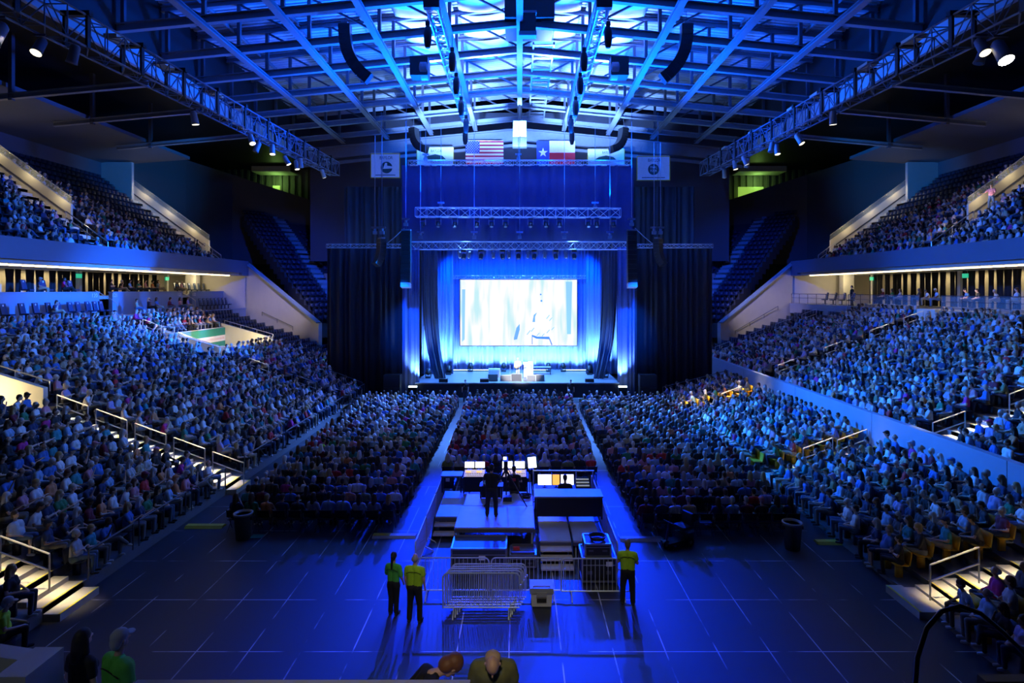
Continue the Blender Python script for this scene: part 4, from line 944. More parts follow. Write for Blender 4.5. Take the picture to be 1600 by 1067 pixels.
# road cases
def case(label, x0, x1, y0, y1, z0, z1, plate=None, wheels=True, top=None):
    t = thing('road_case', label, 'case', ((x0 + x1) / 2, (y0 + y1) / 2, z0), group='black road cases'); hx, hy, h = (x1 - x0) / 2, (y1 - y0) / 2, z1 - z0
    zb = .1 if wheels else 0
    MB().box(-hx, hx, -hy, hy, zb, h).build('body', top or BLACK, t)
    e = .025; b = MB()
    for sx in (-1, 1):
        for sy in (-1, 1): b.box(sx * hx - e, sx * hx + e, sy * hy - e, sy * hy + e, zb, h + .01)
    for sy in (-1, 1):
        for zz in (zb, h): b.box(-hx, hx, sy * hy - e, sy * hy + e, zz - e, zz + e)
    for sx in (-1, 1):
        for zz in (zb, h): b.box(sx * hx - e, sx * hx + e, -hy, hy, zz - e, zz + e)
    b.box(-hx, hx, -hy - .012, -hy, h * .72, h * .76)
    b.build('edge_trim', M('case edge metal', (.35, .36, .38), .35, .8), t)
    for sx in (-1, 1): MB().box(sx * hx * .55 - .07, sx * hx * .55 + .07, -hy - .02, -hy, h * .4, h * .52).build('handle', STEEL, t)
    if plate: MB().box(plate[0] - .1, plate[0] + .1, -hy - .022, -hy - .002, plate[1], plate[1] + .13).build('paper_label', WHITEP, t)
    if wheels:
        for sx in (-1, 1):
            for sy in (-1, 1): MB().tube((sx * hx * .8 - .02, sy * hy * .7, .05), (sx * hx * .8 + .02, sy * hy * .7, .05), .05, 10).build('wheel', PLASTIC, t)
    return t
case('wide black road case with a white paper label before the camera platform', -2.1, -.42, 17.75, 18.7, 0, .72, (.1, .38), top=M('case black', (.035, .04, .05), .4))
case('small open black case beside the wide road case', -.3, .5, 17.9, 18.6, 0, .45)
t = thing('tool_tray', 'shallow tray of small items on the small open case', 'tray', (.1, 18.2, .455)); b = MB(); b.box(-.36, .36, -.3, .3, 0, .02); b.box(-.36, .36, -.3, -.28, .02, .1); b.box(-.36, .36, .28, .3, .02, .1); b.box(-.36, -.34, -.3, .3, .02, .1); b.box(.34, .36, -.3, .3, .02, .1); b.build('tray', STEEL, t)
tag(MB().box(-.1, .1, -.05, .05, 0, .08).build('red_box', M('red plastic', (.5, .04, .05), .5), loc=(-.1, 18.25, .48)), 'small red box in the tool tray', 'box')
case('lower black road case with white label behind the right barrier', 1.85, 2.85, 17.0, 17.9, 0, .78, (.3, .55))
case('upper black case stacked on the right road case', 1.95, 2.7, 17.1, 17.8, .79, 1.15, None, False)
# grey cooler
t = thing('cooler', 'grey and white wheeled cooler standing before the stacked barriers', 'cooler', (.60, 15.95, 0))
MB().prism([(-.27, -.2, .04), (.27, -.2, .04), (.3, -.22, .42), (-.3, -.22, .42)], (0, .44, 0)).build('body', M('light grey plastic', (.55, .55, .53), .5), t)
MB().box(-.32, .32, -.25, .25, .42, .56).build('lid', M('mid grey plastic', (.28, .30, .34), .45), t); MB().box(-.14, .14, -.27, -.25, .34, .46).build('latch', GREYP, t); MB().box(-.13, .13, -.235, -.215, .17, .27).build('badge', PLASTIC, t)
b = MB(); b.path([(-.22, -.2, .58), (-.22, -.24, .62), (.22, -.24, .62), (.22, -.2, .58)], .018); b.build('handle', GREYP, t)
for sx in (-1, 1): MB().tube((sx * .26 - .03, .1, .05), (sx * .26 + .03, .1, .05), .05, 10).build('wheel', PLASTIC, t)
# crowd barriers
def make_barrier(Ln, name='crowd_barrier'):
    t = thing(name, '-', 'barrier'); h = 1.1; r = .13; hx = Ln / 2; pts = [(-hx, 0, .18), (-hx, 0, h - r)]
    for k in range(1, 5): a = PI - k * PI / 8; pts.append((-hx + r + r * math.cos(a), 0, h - r + r * math.sin(a)))
    for k in range(0, 5): a = PI / 2 - k * PI / 8; pts.append((hx - r + r * math.cos(a), 0, h - r + r * math.sin(a)))
    pts += [(hx, 0, .18), (-hx, 0, .18)]
    MB().path(pts, .021, 7).build('frame', CHROME, t)
    b = MB(); n = int(Ln / .115)
    for k in range(1, n): b.tube((-hx + Ln * k / n, 0, .18), (-hx + Ln * k / n, 0, h), .0085, 5)
    b.build('bars', CHROME, t)
    for s_ in (-1, 1):
        x = s_ * hx * .72; MB().path([(x, -.28, .0), (x, -.24, .06), (x, 0, .18), (x, .24, .06), (x, .28, 0)], .019, 6).build('foot', CHROME, t)
    MB().box(hx, hx + .05, -.02, .02, .75, .8).build('hook', CHROME, t)
    return t
bp = make_barrier(2.05); bp['used'] = None
bars = []
for k in range(3): bars.append((-3.15, 18.4 + 2.12 * k, PI / 2, 'barrier fencing the left side of the control area, %s from the camera' % nth(k + 1)))
for k in range(3): bars.append((2.95, 18.4 + 2.12 * k, PI / 2, 'barrier fencing the right side of the control area, %s from the camera' % nth(k + 1)))
bars += [(-1.9, 16.35, 0, 'barrier across the front of the control area, left one'), (.22, 16.35, 0, 'barrier across the front of the control area, middle one'), (2.2, 16.3, 0, 'barrier across the front of the control area, right one')]
for k in range(5): bars.append((-.85 - .045 * k, 15.98 - .13 * k, .02 * (k % 2), 'barrier in the stack of loose barriers before the cases, %s layer counted from behind' % nth(k + 1)))
for k, (x, y, rz, lab) in enumerate(bars):
    if k == 0: bp.location = (x, y, 0); bp.rotation_euler = (0, 0, rz); bp['label'] = lab; bp['group'] = 'steel crowd barriers'
    else: dup(bp, (x, y, 0), rz, lab)
t = thing('director_chair', 'black armchair with a pale emblem left of the consoles', 'chair', (-3.0, 24.3, 0))
MB().box(-.26, .26, -.25, .25, .42, .52).build('seat', PLASTIC, t); MB().box(-.26, .26, -.3, -.24, .52, 1.0).build('backrest', PLASTIC, t); MB().box(-.08, .08, -.315, -.3, .72, .86).build('emblem', WHITEP, t)
for sx in (-1, 1):
    for sy in (-1, 1): MB().box(sx * .24 - .02, sx * .24 + .02, sy * .22 - .02, sy * .22 + .02, 0, .42).build('leg', BLACK, t)
    MB().box(sx * .29 - .03, sx * .29 + .03, -.25, .2, .66, .7).build('armrest', PLASTIC, t)
# yellow edged cable ramps, bins, scooter
for (x0, x1, px_y, lab) in ((583, 650, 838, 'pale cable ramp across the left aisle'), (968, 1034, 843, 'pale cable ramp across the right aisle'), (292, 350, 823, 'yellow cable ramp at the left bleachers'), (1275, 1340, 848, 'yellow cable ramp at the right risers')):
    y = F * ZC / (px_y - CY); xa, xb = XX(x0, y), XX(x1, y)
    t = thing('cable_ramp', lab, 'cable ramp', ((xa + xb) / 2, y, 0)); hw2 = (xb - xa) / 2
    MB().prism([(-hw2, -.2, .005), (-hw2, .2, .005), (-hw2, .1, .07), (-hw2, -.1, .07)], (2 * hw2, 0, 0)).build('body', M('pale rubber', (.45, .45, .42), .6) if 'pale' in lab else M('olive yellow rubber', (.50, .48, .04), .6), t)
    MB().box(-hw2, hw2 * (-.2 if 'left aisle' in lab else .98), -.1, .1, .068, .08).build('lid_strip', GOLD if 'right aisle' not in lab else GREYP, t)
for (px, py, lab) in ((402, 838, 'small green floor mat by the left bin'), (1029, 843, 'small green floor mat by the right cable ramp')):
    y = F * ZC / (py - CY); tag(MB().box(-.2, .2, -.15, .15, 0.001, .012).build('floor_mat', M('teal mat', (.05, .35, .28), .6), loc=(XX(px, y), y, 0)), lab, 'mat')
for (px, py, lab) in ((380, 841, 'grey bin behind the last row at left'), (1238, 857, 'grey bin behind the last row at right')):
    y = F * ZC / (py - CY); t = thing('trash_bin', lab, 'bin', (XX(px, y), y, 0))
    MB().lathe([(.24, 0.0), (.30, .8), (.31, .84)], n=18).build('body', M('bin grey', (.09, .10, .10), .5), t, True); MB().lathe([(.325, .84), (.33, .9), (.29, .92), (.27, .84)], n=18).build('rim', GREYP, t, True)
    for s_ in (-1, 1): MB().box(s_ * .31 - .03, s_ * .31 + .03, -.08, .08, .68, .78).build('handle', PLASTIC, t)
y = 19.6; t = thing('mobility_scooter', 'dark mobility scooter parked behind the right floor rows', 'scooter', (XX(1056, y), y, 0), .5)
for (x, yy) in ((-.45, 0), (.4, .25), (.4, -.25)):
    wv = MB().tube((x, yy - .05, .14), (x, yy + .05, .14), .14, 16).build('wheel', PLASTIC, t); MB().tube((x, yy - .056, .14), (x, yy + .056, .14), .06, 12).build('hub', GREYP, wv)
MB().box(-.5, .6, -.2, .2, .16, .22).build('deck', BLACK, t); MB().box(.15, .6, -.22, .22, .22, .42).build('battery_cover', M('dark teal plastic', (.03, .06, .07), .4), t); MB().box(.12, .55, -.24, .24, .55, .65).build('seat', PLASTIC, t); MB().box(.5, .6, -.22, .22, .65, 1.05).build('backrest', PLASTIC, t); MB().tube((.35, 0, .42), (.35, 0, .56), .04).build('seat_post', STEEL, t)
MB().tube((-.45, 0, .2), (-.3, 0, .85), .035).build('tiller', STEEL, t); MB().tube((-.3, -.25, .85), (-.3, .25, .85), .02).build('handlebar', PLASTIC, t)

# =================================================================== rails, suites, curtains, signs
def make_handrail():
    t = thing('handrail', '-', 'handrail')      # runs along -X downward; copied to every aisle
    for off in (.95, .5): MB().tube((0, 0, off + .34), (1.35, 0, off - .15), .026).build('rail', RAILM, t)
    for x in (0.0, 1.35): MB().tube((x, 0, 0.30 - .36 * x), (x, 0, 1.29 - .36 * x), .026).build('post', RAILM, t)
    return t
hp = make_handrail(); hf = True
def put_rail(x, y, z, rz, lab, group):
    global hf
    if hf: hp.location = (x, y, z); hp.rotation_euler = (0, 0, rz); hp['label'] = lab; hp['group'] = group; hf = False
    else: dup(hp, (x, y, z), rz, lab, None, group)
for (ym, rows, nm) in ((15.8, (1, 3), 'nearest'), (25.15, (0, 2, 4, 6, 8), 'middle'), (41.25, (3, 7, 10, 13, 16), 'farthest')):
    for k, i in enumerate(rows): put_rail(-lx(i) - .9, ym, lz(i), 0, 'pale handrail in the %s left bleacher stairs, %s from the floor' % (nm, nth(k + 1)), 'left bleacher handrails')
for (ym, rows, nm) in ((24.05, (1, 5, 9), 'nearest'), (40.25, (2, 6, 10, 13), 'middle'), (53.2, (2, 6, 9, 12), 'farthest')):
    for k, i in enumerate(rows): put_rail(BX0 + BRUN * i + .9, ym, BZ0 + BRISE * i, PI, 'pale handrail in the %s right bowl stairs, %s from the wall' % (nm, nth(k + 1)), 'right bowl handrails')
for (ym, rows, nm) in ((15.9, (1,), 'nearest'), (26.2, (3, 5), 'middle'), (39.0, (4,), 'farthest')):
    for k, i in enumerate(rows): put_rail(RX0 + RRUN * i + .9, ym, RZ0 + RRISE * i, PI, 'pale handrail in the %s right riser stairs, %s from the floor' % (nm, nth(k + 1)), 'right riser handrails')
def guard(lab, p, q, h=1.0, bay=1.9, mat=RAILM, group=None, mid=True, name='guard_rail'):
    p, q = Vector(p), Vector(q); t = thing(name, lab, 'railing', p, group=group); d = q - p; n = max(1, int(round(d.length / bay)))
    MB().tube((0, 0, h), d + Vector((0, 0, h)), .028).build('top_rail', mat, t)
    if mid: MB().tube((0, 0, h * .5), d + Vector((0, 0, h * .5)), .018).build('middle_rail', mat, t)
    for k in range(n + 1): MB().tube(d * (k / n), d * (k / n) + Vector((0, 0, h)), .024).build('post', mat, t)
    return t
DRAIL = M('dark grey rail', (.10, .11, .13), .4, .4)
for k, (ya, yb) in enumerate(((16.6, 18.5), (18.8, 21.4), (21.8, 24.3), (26.0, 30.2), (30.6, 35), (35.4, 40.4), (42, 46))):
    guard('dark rail at the feet of the left front row, %s section from the camera' % nth(k + 1), (-12.42, ya, lz(0)), (-12.42, yb, lz(0)), .85, 1.6, DRAIL, 'dark rails along the left bleachers', False)
guard('dark rail beside the far steps at the left stand end', (-12.6, 46.1, .3), (-16, 46.1, 1.6), 1.0, 1.2, DRAIL)
guard('dark rail at the far end of the right risers', (11.2, 45.1, .1), (16.3, 45.1, 1.4), 1.0, 1.3, DRAIL)
# rails above the tunnels
guard('rail on top of the closer wall of the far left tunnel', (-26.2, 41.85, topz(26.2, .2)), (-21.9, 41.85, topz(21.9, .55)), .0 + .35, 1.5, RAILM, 'tunnel top rails', False)
guard('rail on top of the farther wall of the far left tunnel', (-26.2, 51.15, topz(26.2, .2)), (-21.9, 51.15, topz(21.9, .55)), .45, 1.5, RAILM, 'tunnel top rails', False)
guard('rail above the cream wall of the near left tunnel', (-27.6, 26.12, topz(27.6, .2)), (-21.3, 26.12, topz(21.3, .55)), .45, 1.5, RAILM, 'tunnel top rails', False)
guard('sloping handrail fixed to the left splayed wall', (-27.0, 60.35, 6.0), (-23.0, 58.4, 4.6), .4, 2.2, DRAIL, 'splayed wall handrails', False)
guard('sloping handrail fixed to the right splayed wall', (27.0, 60.2, 6.6), (21.6, 57.7, 4.2), .4, 2.2, DRAIL, 'splayed wall handrails', False)
for k, (y0, x) in enumerate(((43.6, 31.3), (54.3, 31.3), (42.9, 28.8), (53.5, 28.8))):
    g = thing('handrail', 'bent handrail in the %s left suite stair gap, %s level' % (('near', 'far', 'near', 'far')[k], ('upper', 'upper', 'lower', 'lower')[k]), 'handrail', (-x, y0 + .5, 6.78 if k < 2 else 5.0), group='suite stair handrails')
    MB().path([(-1.2, 0, 1.9), (0.2, 0, 1.1), (.45, 0, .9), (.5, 0, 0)], .03).build('rail', RAILM, g)
# the right terrace glass rail
for k, (ya, yb) in enumerate(((20, 29.8), (30, 39.2), (41.4, 50.3), (50.6, 60.8))):
    g = thing('glass_rail', 'glass and steel rail along the right terrace, %s section from the camera' % nth(k + 1), 'railing', (28.7, ya, 7.3), group='right terrace rails')
    MB().box(0, .03, 0, yb - ya, .05, .95).build('glass_panel', GLASS, g); MB().tube((0, 0, 1.0), (0, yb - ya, 1.0), .03).build('top_rail', STEEL, g); MB().tube((0, 0, .6), (0, yb - ya, .6), .02).build('middle_rail', STEEL, g)
    n = int((yb - ya) / 1.6)
    for j in range(n + 1): MB().tube((0, (yb - ya) * j / n, 0), (0, (yb - ya) * j / n, 1.0), .025).build('post', STEEL, g)
k = 0
for y in list(np.arange(22, 50, 1.15)):
    if RN.random() < .75:
        k += 1; wv = .25 + .5 * RN.random()
        tag(MB().box(29.5, 29.6, y, y + wv, 6.75, 6.75 + .14 + .14 * RN.random()).build('ledge_lamp', M('warm ledge lamp', (.9, .7, .5), .5, emit=(1, .72, .42), estr=1.8, noise=0)), 'warm lamp glinting under the right terrace, %s from the camera' % nth(k), 'lamp', 'lamps under the right terrace')
# curtains across the suites with lamps above
for sgn, nm, X in ((-1, 'left', 36.6), (1, 'right', 35.6)):
    b = None; n0 = 0
    y = 21.0; k = 0
    while y < 58.4:
        k += 1; w_ = .30 + .45 * RN.random(); b = MB(); n = 8; vs = []
        for i in range(n + 1):
            f = i / n - .5
            for z, ww in ((8.26 if sgn < 0 else 7.32, 1.0), (8.7, .9), (9.4, .82), (10.22, 1.05)):
                vs.append(((X + .09 * math.sin(i * 1.57)) * sgn, y + w_ * (.5 + f * ww + .12 * (10.2 - z) * (.2 if k % 3 else -.1)), z))
        fs = [(i * 4 + j, (i + 1) * 4 + j, (i + 1) * 4 + j + 1, i * 4 + j + 1) for i in range(n) for j in range(3)]
        b.add(vs, fs); o = b.build('suite_curtain', DRAPE, smooth=True); so = o.modifiers.new('thick', 'SOLIDIFY'); so.thickness = .02
        tag(o, 'black curtain strip across the %s suites, %s from the camera' % (nm, nth(k)), 'curtain', 'suite curtains')
        y += w_ + (.10 + .55 * RN.random() ** 1.4)
    kk = 0
    y = 22.0
    while y < 59:
        kk += 1
        tag(MB().box(min(29.9 * sgn, 30.15 * sgn), max(29.9 * sgn, 30.15 * sgn), y, y + .62, 10.13, 10.24).build('strip_lamp', WARM), 'warm strip lamp under the %s balcony edge, %s from the camera' % (nm, nth(kk)), 'lamp', 'strip lamps under the balconies')
        y += .92
    for k, y in enumerate((36.5, 46, 57.5) if sgn < 0 else (45.5, 57.6)):
        t = thing('exit_sign', 'green exit sign above the %s suite curtain, %s from the camera' % (nm, nth(k + 1)), 'sign', (35.2 * sgn, y, 9.65), group='green exit signs')
        MB().box(-.04, .04, -.28, .28, 0, .34).build('lit_face', GREENL, t); MB().box(-.05, .05, -.3, .3, .34, .38).build('housing', STEEL, t); MB().tube((0, 0, .38), (0, 0, .7), .02).build('hanger', STEEL, t)
    for k, y in enumerate((46.3, 57.8)):
        tag(MB().box(min(35.4 * sgn, 35.7 * sgn), max(35.4 * sgn, 35.7 * sgn), y, y + .3, 8.25 if sgn < 0 else 7.3, 10.25).build('suite_column', CREAM), 'slim pale column in the %s suites, %s one' % (nm, ('nearer', 'farther')[k]), 'column')
    tag(MB().box(min(33.5 * sgn, 34.6 * sgn), max(33.5 * sgn, 34.6 * sgn), 59.6, 60.4, 8.25 if sgn < 0 else 7.3, 10.25).build('suite_wall_pier', M('pale column', (.6, .58, .52), .7)), 'broad pale pier at the far end of the %s suites' % nm, 'pier')
# number plates on the suite walls
for k, (y, s_) in enumerate(((42.7, '120'), (44.85, '121'), (53.4, '121'), (55.75, '122'))):
    t = thing('number_plate', 'white section number on the upper left suite walls, %s from the camera' % nth(k + 1), 'sign', (-31.55, y + .05, 8.28), group='section number plates')
    text_part(s_, .42, (0, 0, 0), (PI / 2, 0, PI / 2), FW, t, 'number')
# green sign over the far tunnel
t = thing('tunnel_sign', 'long green sign with a white band over the far left tunnel', 'sign', (-26.0, 46.5, 3.55))
MB().box(-.05, .05, -4.45, 4.45, 0, 1.85).build('face', GREENS, t)
MB().box(.05, .065, -1.6, 4.35, .72, 1.22).build('white_band', FW, t); MB().box(.05, .065, -4.2, -2.9, .72, 1.22).build('white_band', FW, t)
b = MB(); b.ell((.07, -2.2, .95), (.03, .5, .5), 14, 8); b.ell((.07, -2.55, 1.4), (.03, .17, .17), 8, 6); b.ell((.07, -1.85, 1.4), (.03, .17, .17), 8, 6); b.ell((.075, -1.95, .62), (.03, .34, .24), 10, 6); b.build('emblem', FW, t, True)
b = MB(); b.ell((.1, -2.0, 1.08), (.02, .07, .07), 8, 6); b.ell((.1, -1.78, .72), (.02, .1, .07), 8, 6); b.build('emblem_detail', INK, t)
b = MB(); y = -1.4
while y < 4.1: b.box(.066, .07, y, y + .12, .88, 1.06); y += .19
b.build('lettering', M('pale red ink', (.72, .5, .52), .7), t)
MB().box(-.1, -.04, -4.45, 4.45, 1.85, 1.92).build('cap', CREAM, t)
# sign edge of camera balcony: blurred rail and plate at lower right
t = thing('grab_rail', 'dark curved grab rail close to the camera at lower right', 'railing', (2.4, 3.0, 6.0))
b = MB(); b.path([(-.28, .1, .2), (-.275, .1, .5), (-.26, .1, .72), (-.21, .1, .88), (-.13, .1, .97), (-.03, .1, 1.0), (.08, .1, .96), (.2, .1, .86), (.34, .1, .72), (.5, .1, .56)], .012, 8); b.build('rail', M('black rail', (.012, .012, .014), .3), t, True)
for (x, zt) in ((-.28, .25), (.5, .56)): MB().tube((x, .1, 0.0), (x, .1, zt), .018).build('post', M('black rail', (.012, .012, .014), .3), t)
t = thing('seat_back', 'dark seat back edge at the bottom right corner of the view', 'chair', (2.55, 3.0, 6.0)); MB().box(-.12, .5, 0, .06, 0, .66).build('backrest', M('dark teal shell', (.012, .02, .03), .5), t)
# =================================================================== people
def capsule(b, p0, r0, p1, r1, n=10, infl=0.0):
    p0, p1 = Vector(p0), Vector(p1); d = p1 - p0; Ln = max(d.length, 1e-4); a, c = b.frame(p0, p0 + d if d.length > 1e-4 else p0 + Vector((0, 0, 1))); d = d.normalized() if Ln > 1e-4 else Vector((0, 0, 1))
    r0 += infl; r1 += infl; prof = []
    for k in range(5): t = PI / 2 * k / 4; prof.append((max(1e-4, r0 * math.sin(t)), -r0 * math.cos(t)))
    for k in range(5): t = PI / 2 * k / 4; prof.append((max(1e-4, r1 * math.cos(t)), Ln + r1 * math.sin(t)))
    R = Matrix((a, c, d)).transposed()
    b.lathe(prof, p0, n, 0, R)
def prim_mesh(prims, infl=0.0):
    b = MB()
    for p in prims:
        if p[0] == 'c': capsule(b, p[1], p[2], p[3], p[4], 10, infl)
        else: b.ell(p[1], [r + infl for r in p[2]], 12, 9, 0, p[4] if len(p) > 4 else None)
    return b
def fuse(prims, voxel, ratio=1.0, infl=0.0, smooth=2):
    me = prim_mesh(prims, infl).mesh('tmp', [BLACK]); o = bpy.data.objects.new('tmp', me); COL.objects.link(o)
    m = o.modifiers.new('r', 'REMESH'); m.mode = 'VOXEL'; m.voxel_size = voxel
    if smooth: s = o.modifiers.new('s', 'SMOOTH'); s.iterations = smooth; s.factor = 0.5
    if ratio < 1: d = o.modifiers.new('d', 'DECIMATE'); d.ratio = ratio
    dg = bpy.context.evaluated_depsgraph_get(); r = bpy.data.meshes.new_from_object(o.evaluated_get(dg))
    bpy.data.objects.remove(o); bpy.data.meshes.remove(me); r.materials.clear()
    return r
def sdf(P, p):
    if p[0] == 'c':
        a, c = np.array(p[1]), np.array(p[3]); d = c - a; L2 = max(float(d @ d), 1e-9)
        t = np.clip(((P - a) @ d) / L2, 0, 1); return np.linalg.norm(P - (a + t[:, None] * d), axis=1) - (p[2] + (p[4] - p[2]) * t)
    q = P - np.array(p[1])
    if len(p) > 4: q = q @ np.array(p[4])
    r = np.array(p[2]); return (np.linalg.norm(q / r, axis=1) - 1) * r.min()
LAB = ['skin', 'top', 'pants', 'hair', 'shoe']
def relabel(me, prims):
    n = len(me.polygons); c = np.empty(n * 3, np.float32); me.polygons.foreach_get('center', c); c = c.reshape(-1, 3)
    D = np.stack([sdf(c, p) - (0.004 if p[3 if p[0] == 'e' else 5] in ('top', 'pants', 'hair') else 0) for p in prims], 1)
    lab = [LAB.index(p[3 if p[0] == 'e' else 5]) for p in prims]
    return np.array(lab)[D.argmin(1)]
def lab_of(p): return p[3] if p[0] == 'e' else p[5]
def rotx(pt, a, o):
    y, z = pt[1] - o[1], pt[2] - o[2]; c, s = math.cos(a), math.sin(a)
    return (pt[0], o[1] + y * c + z * s, o[2] - y * s + z * c)
class Fig:
    def __init__(s): s.p = []
    def c(s, a, ra, b, rb, l): s.p.append(('c', tuple(a), ra, tuple(b), rb, l))
    def e(s, c, r, l, R=None): s.p.append(('e', tuple(c), tuple(r), l) + ((R,) if R is not None else ()))
def head(f, T, R, hair, o, sex=0, hat=None, face=True):
    """o: base of the neck; T maps a local point"""
    E = lambda c, r, l: f.e(T(c), r, l, R)
    x, y, z = o
    f.c(T((x, y - .01, z - .04)), .06, T((x, y + .02, z + .09)), .052, 'skin')
    E((x, y + .03, z + .20), (.073, .092, .108), 'skin'); E((x, y + .065, z + .135), (.05, .055, .05), 'skin')
    if face:
        E((x, y + .128, z + .185), (.014, .022, .026), 'skin')
        for s_ in (-1, 1): E((x + s_ * .077, y + .025, z + .19), (.012, .022, .032), 'skin')
        E((x, y + .112, z + .135), (.022, .012, .008), 'skin')
    if hair == 'short': E((x, y + .005, z + .235), (.082, .100, .095), 'hair'); E((x, y - .035, z + .18), (.073, .062, .09), 'hair')
    elif hair == 'long':
        E((x, y + .0, z + .235), (.086, .102, .098), 'hair'); f.c(T((x, y - .03, z + .2)), .088, T((x, y - .075, z - .02)), .072, 'hair')
        for s_ in (-1, 1): f.c(T((x + s_ * .07, y + .0, z + .2)), .032, T((x + s_ * .085, y - .0, z + .03)), .035, 'hair')
    elif hair == 'bob': E((x, y + .0, z + .235), (.09, .105, .1), 'hair'); E((x, y - .03, z + .15), (.092, .08, .1), 'hair')
    elif hair == 'pony':
        E((x, y + .005, z + .235), (.082, .1, .095), 'hair'); E((x, y - .035, z + .19), (.073, .062, .09), 'hair'); f.c(T((x, y - .10, z + .22)), .034, T((x, y - .13, z - .1)), .02, 'hair')
    elif hair == 'thin': E((x, y - .03, z + .185), (.08, .07, .07), 'hair')
    if hat == 'cap':
        E((x, y + .01, z + .255), (.085, .105, .085), 'hair'); E((x, y + .13, z + .245), (.07, .07, .012), 'hair')
    elif hat == 'cowboy':
        E((x, y + .01, z + .29), (.09, .11, .10), 'hair'); E((x, y + .02, z + .24), (.20, .22, .022), 'hair')
def hand(f, p, d, up, fingers=True, l='skin', side=1, curl=0.5):
    p, d, up = Vector(p), Vector(d).normalized(), Vector(up).normalized(); s = d.cross(up).normalized()
    f.c(p, .03, p + d * .07, .034, l)
    if not fingers: f.c(p + d * .07, .032, p + d * .13 - up * .02, .024, l); return
    for k, (o, ln) in enumerate(((-.033, .07), (-.011, .08), (.011, .076), (.033, .06))):
        a = p + d * .085 + s * o; m = a + (d * math.cos(curl * .6) - up * math.sin(curl * .6)) * ln * .55; e = m + (d * math.cos(curl * 1.6) - up * math.sin(curl * 1.6)) * ln * .5
        f.c(a, .0105, m, .0095, l); f.c(m, .0095, e, .008, l)
    a = p + d * .02 + s * (-.03 * side); m = a + (d * .55 - s * side * .75).normalized() * .045; e = m + (d * .9 - s * side * .25).normalized() * .035
    f.c(a, .013, m, .011, l); f.c(m, .011, e, .009, l)
def sit_fig(lean=0.0, arms='lap', bw=1.0, hair='short', cross=False, hat=None, shorts=False, fem=False, sleeve=.5, detail=False, twist=0.0):
    f = Fig(); O = (0, 0, .1); Rm = Matrix.Rotation(-lean, 3, 'X')
    T = lambda q: rotx(q, lean, O)
    sw = .17 if fem else .195
    for s_ in (-1, 1): f.c((s_ * .07 * bw, 0, .10), .125 * bw, T((s_ * .075 * bw, 0, .44)), .11 * bw, 'top')
    f.e(T((0, .04, .22)), (.16 * bw, .13 * bw, .16), 'top', Rm); f.c(T((-sw + .05, -.01, .485)), .075, T((sw - .05, -.01, .485)), .075, 'top'); f.c(T((0, -.01, .5)), .07, T((0, 0, .535)), .06, 'top')
    if fem:
        for s_ in (-1, 1): f.e(T((s_ * .07, .095, .38)), (.07, .06, .07), 'top', Rm)
    f.c((-.09 * bw, 0, .08), .13 * bw, (.09 * bw, 0, .08), .13 * bw, 'pants')
    head(f, T, Rm, hair, (0, 0, .565), hat=hat)
    A = {'lap': ((.26, .02, .25), (.07, .27, .20)), 'knee': ((.27, .08, .28), (.13, .38, .19)), 'cross': ((.26, .07, .27), (-.06, .22, .33)), 'chin': ((.22, .17, .22), (.04, .17, .56)), 'phone': ((.24, .12, .25), (.05, .34, .36)), 'rest': ((.29, -.02, .25), (.27, .26, .19))}
    for s_ in (-1, 1):
        el, wr = A[arms if not (arms == 'chin' and s_ < 0) else 'lap']
        if arms == 'cross' and s_ < 0: wr = (-.06, .24, .28)
        sh = T((s_ * sw, -.01, .475)); el = T((s_ * el[0] * (.55 + .45 * bw), el[1], el[2])); wr_ = T((s_ * wr[0], wr[1], wr[2])) if arms != 'knee' else (s_ * wr[0], wr[1], wr[2])
        mid = tuple(Vector(sh).lerp(Vector(el), sleeve))
        f.c(sh, .066, mid, .058, 'top'); f.c(mid, .05, el, .043, 'top' if sleeve >= 1 else 'skin'); f.c(el, .043, wr_, .03, 'top' if sleeve >= 1 else 'skin')
        dr = Vector(wr_) - Vector(el); hand(f, wr_, dr, (0, 0, 1), detail)
    for s_ in (-1, 1):
        kx = .11 if not fem else .08
        hip, kn, an = (s_ * .09, .04, .075), (s_ * kx, .46, .10), (s_ * kx * 1.05, .44, -.36)
        if cross and s_ > 0: kn, an = (.02, .48, .19), (-.20, .62, -.10)
        f.c(hip, .092 * (bw + 1) / 2, kn, .062, 'pants'); L_ = 'skin' if shorts else 'pants'
        f.c(kn, .06, an, .042 if shorts else .05, L_)
        if shorts: f.c(Vector(kn) + Vector((0, -.1, 0)), .075, kn, .068, 'pants')
        a = Vector(an); f.c(a + Vector((0, -.03, -.055)), .042, a + Vector((0, .13, -.065)), .036, 'shoe')
    return f.p
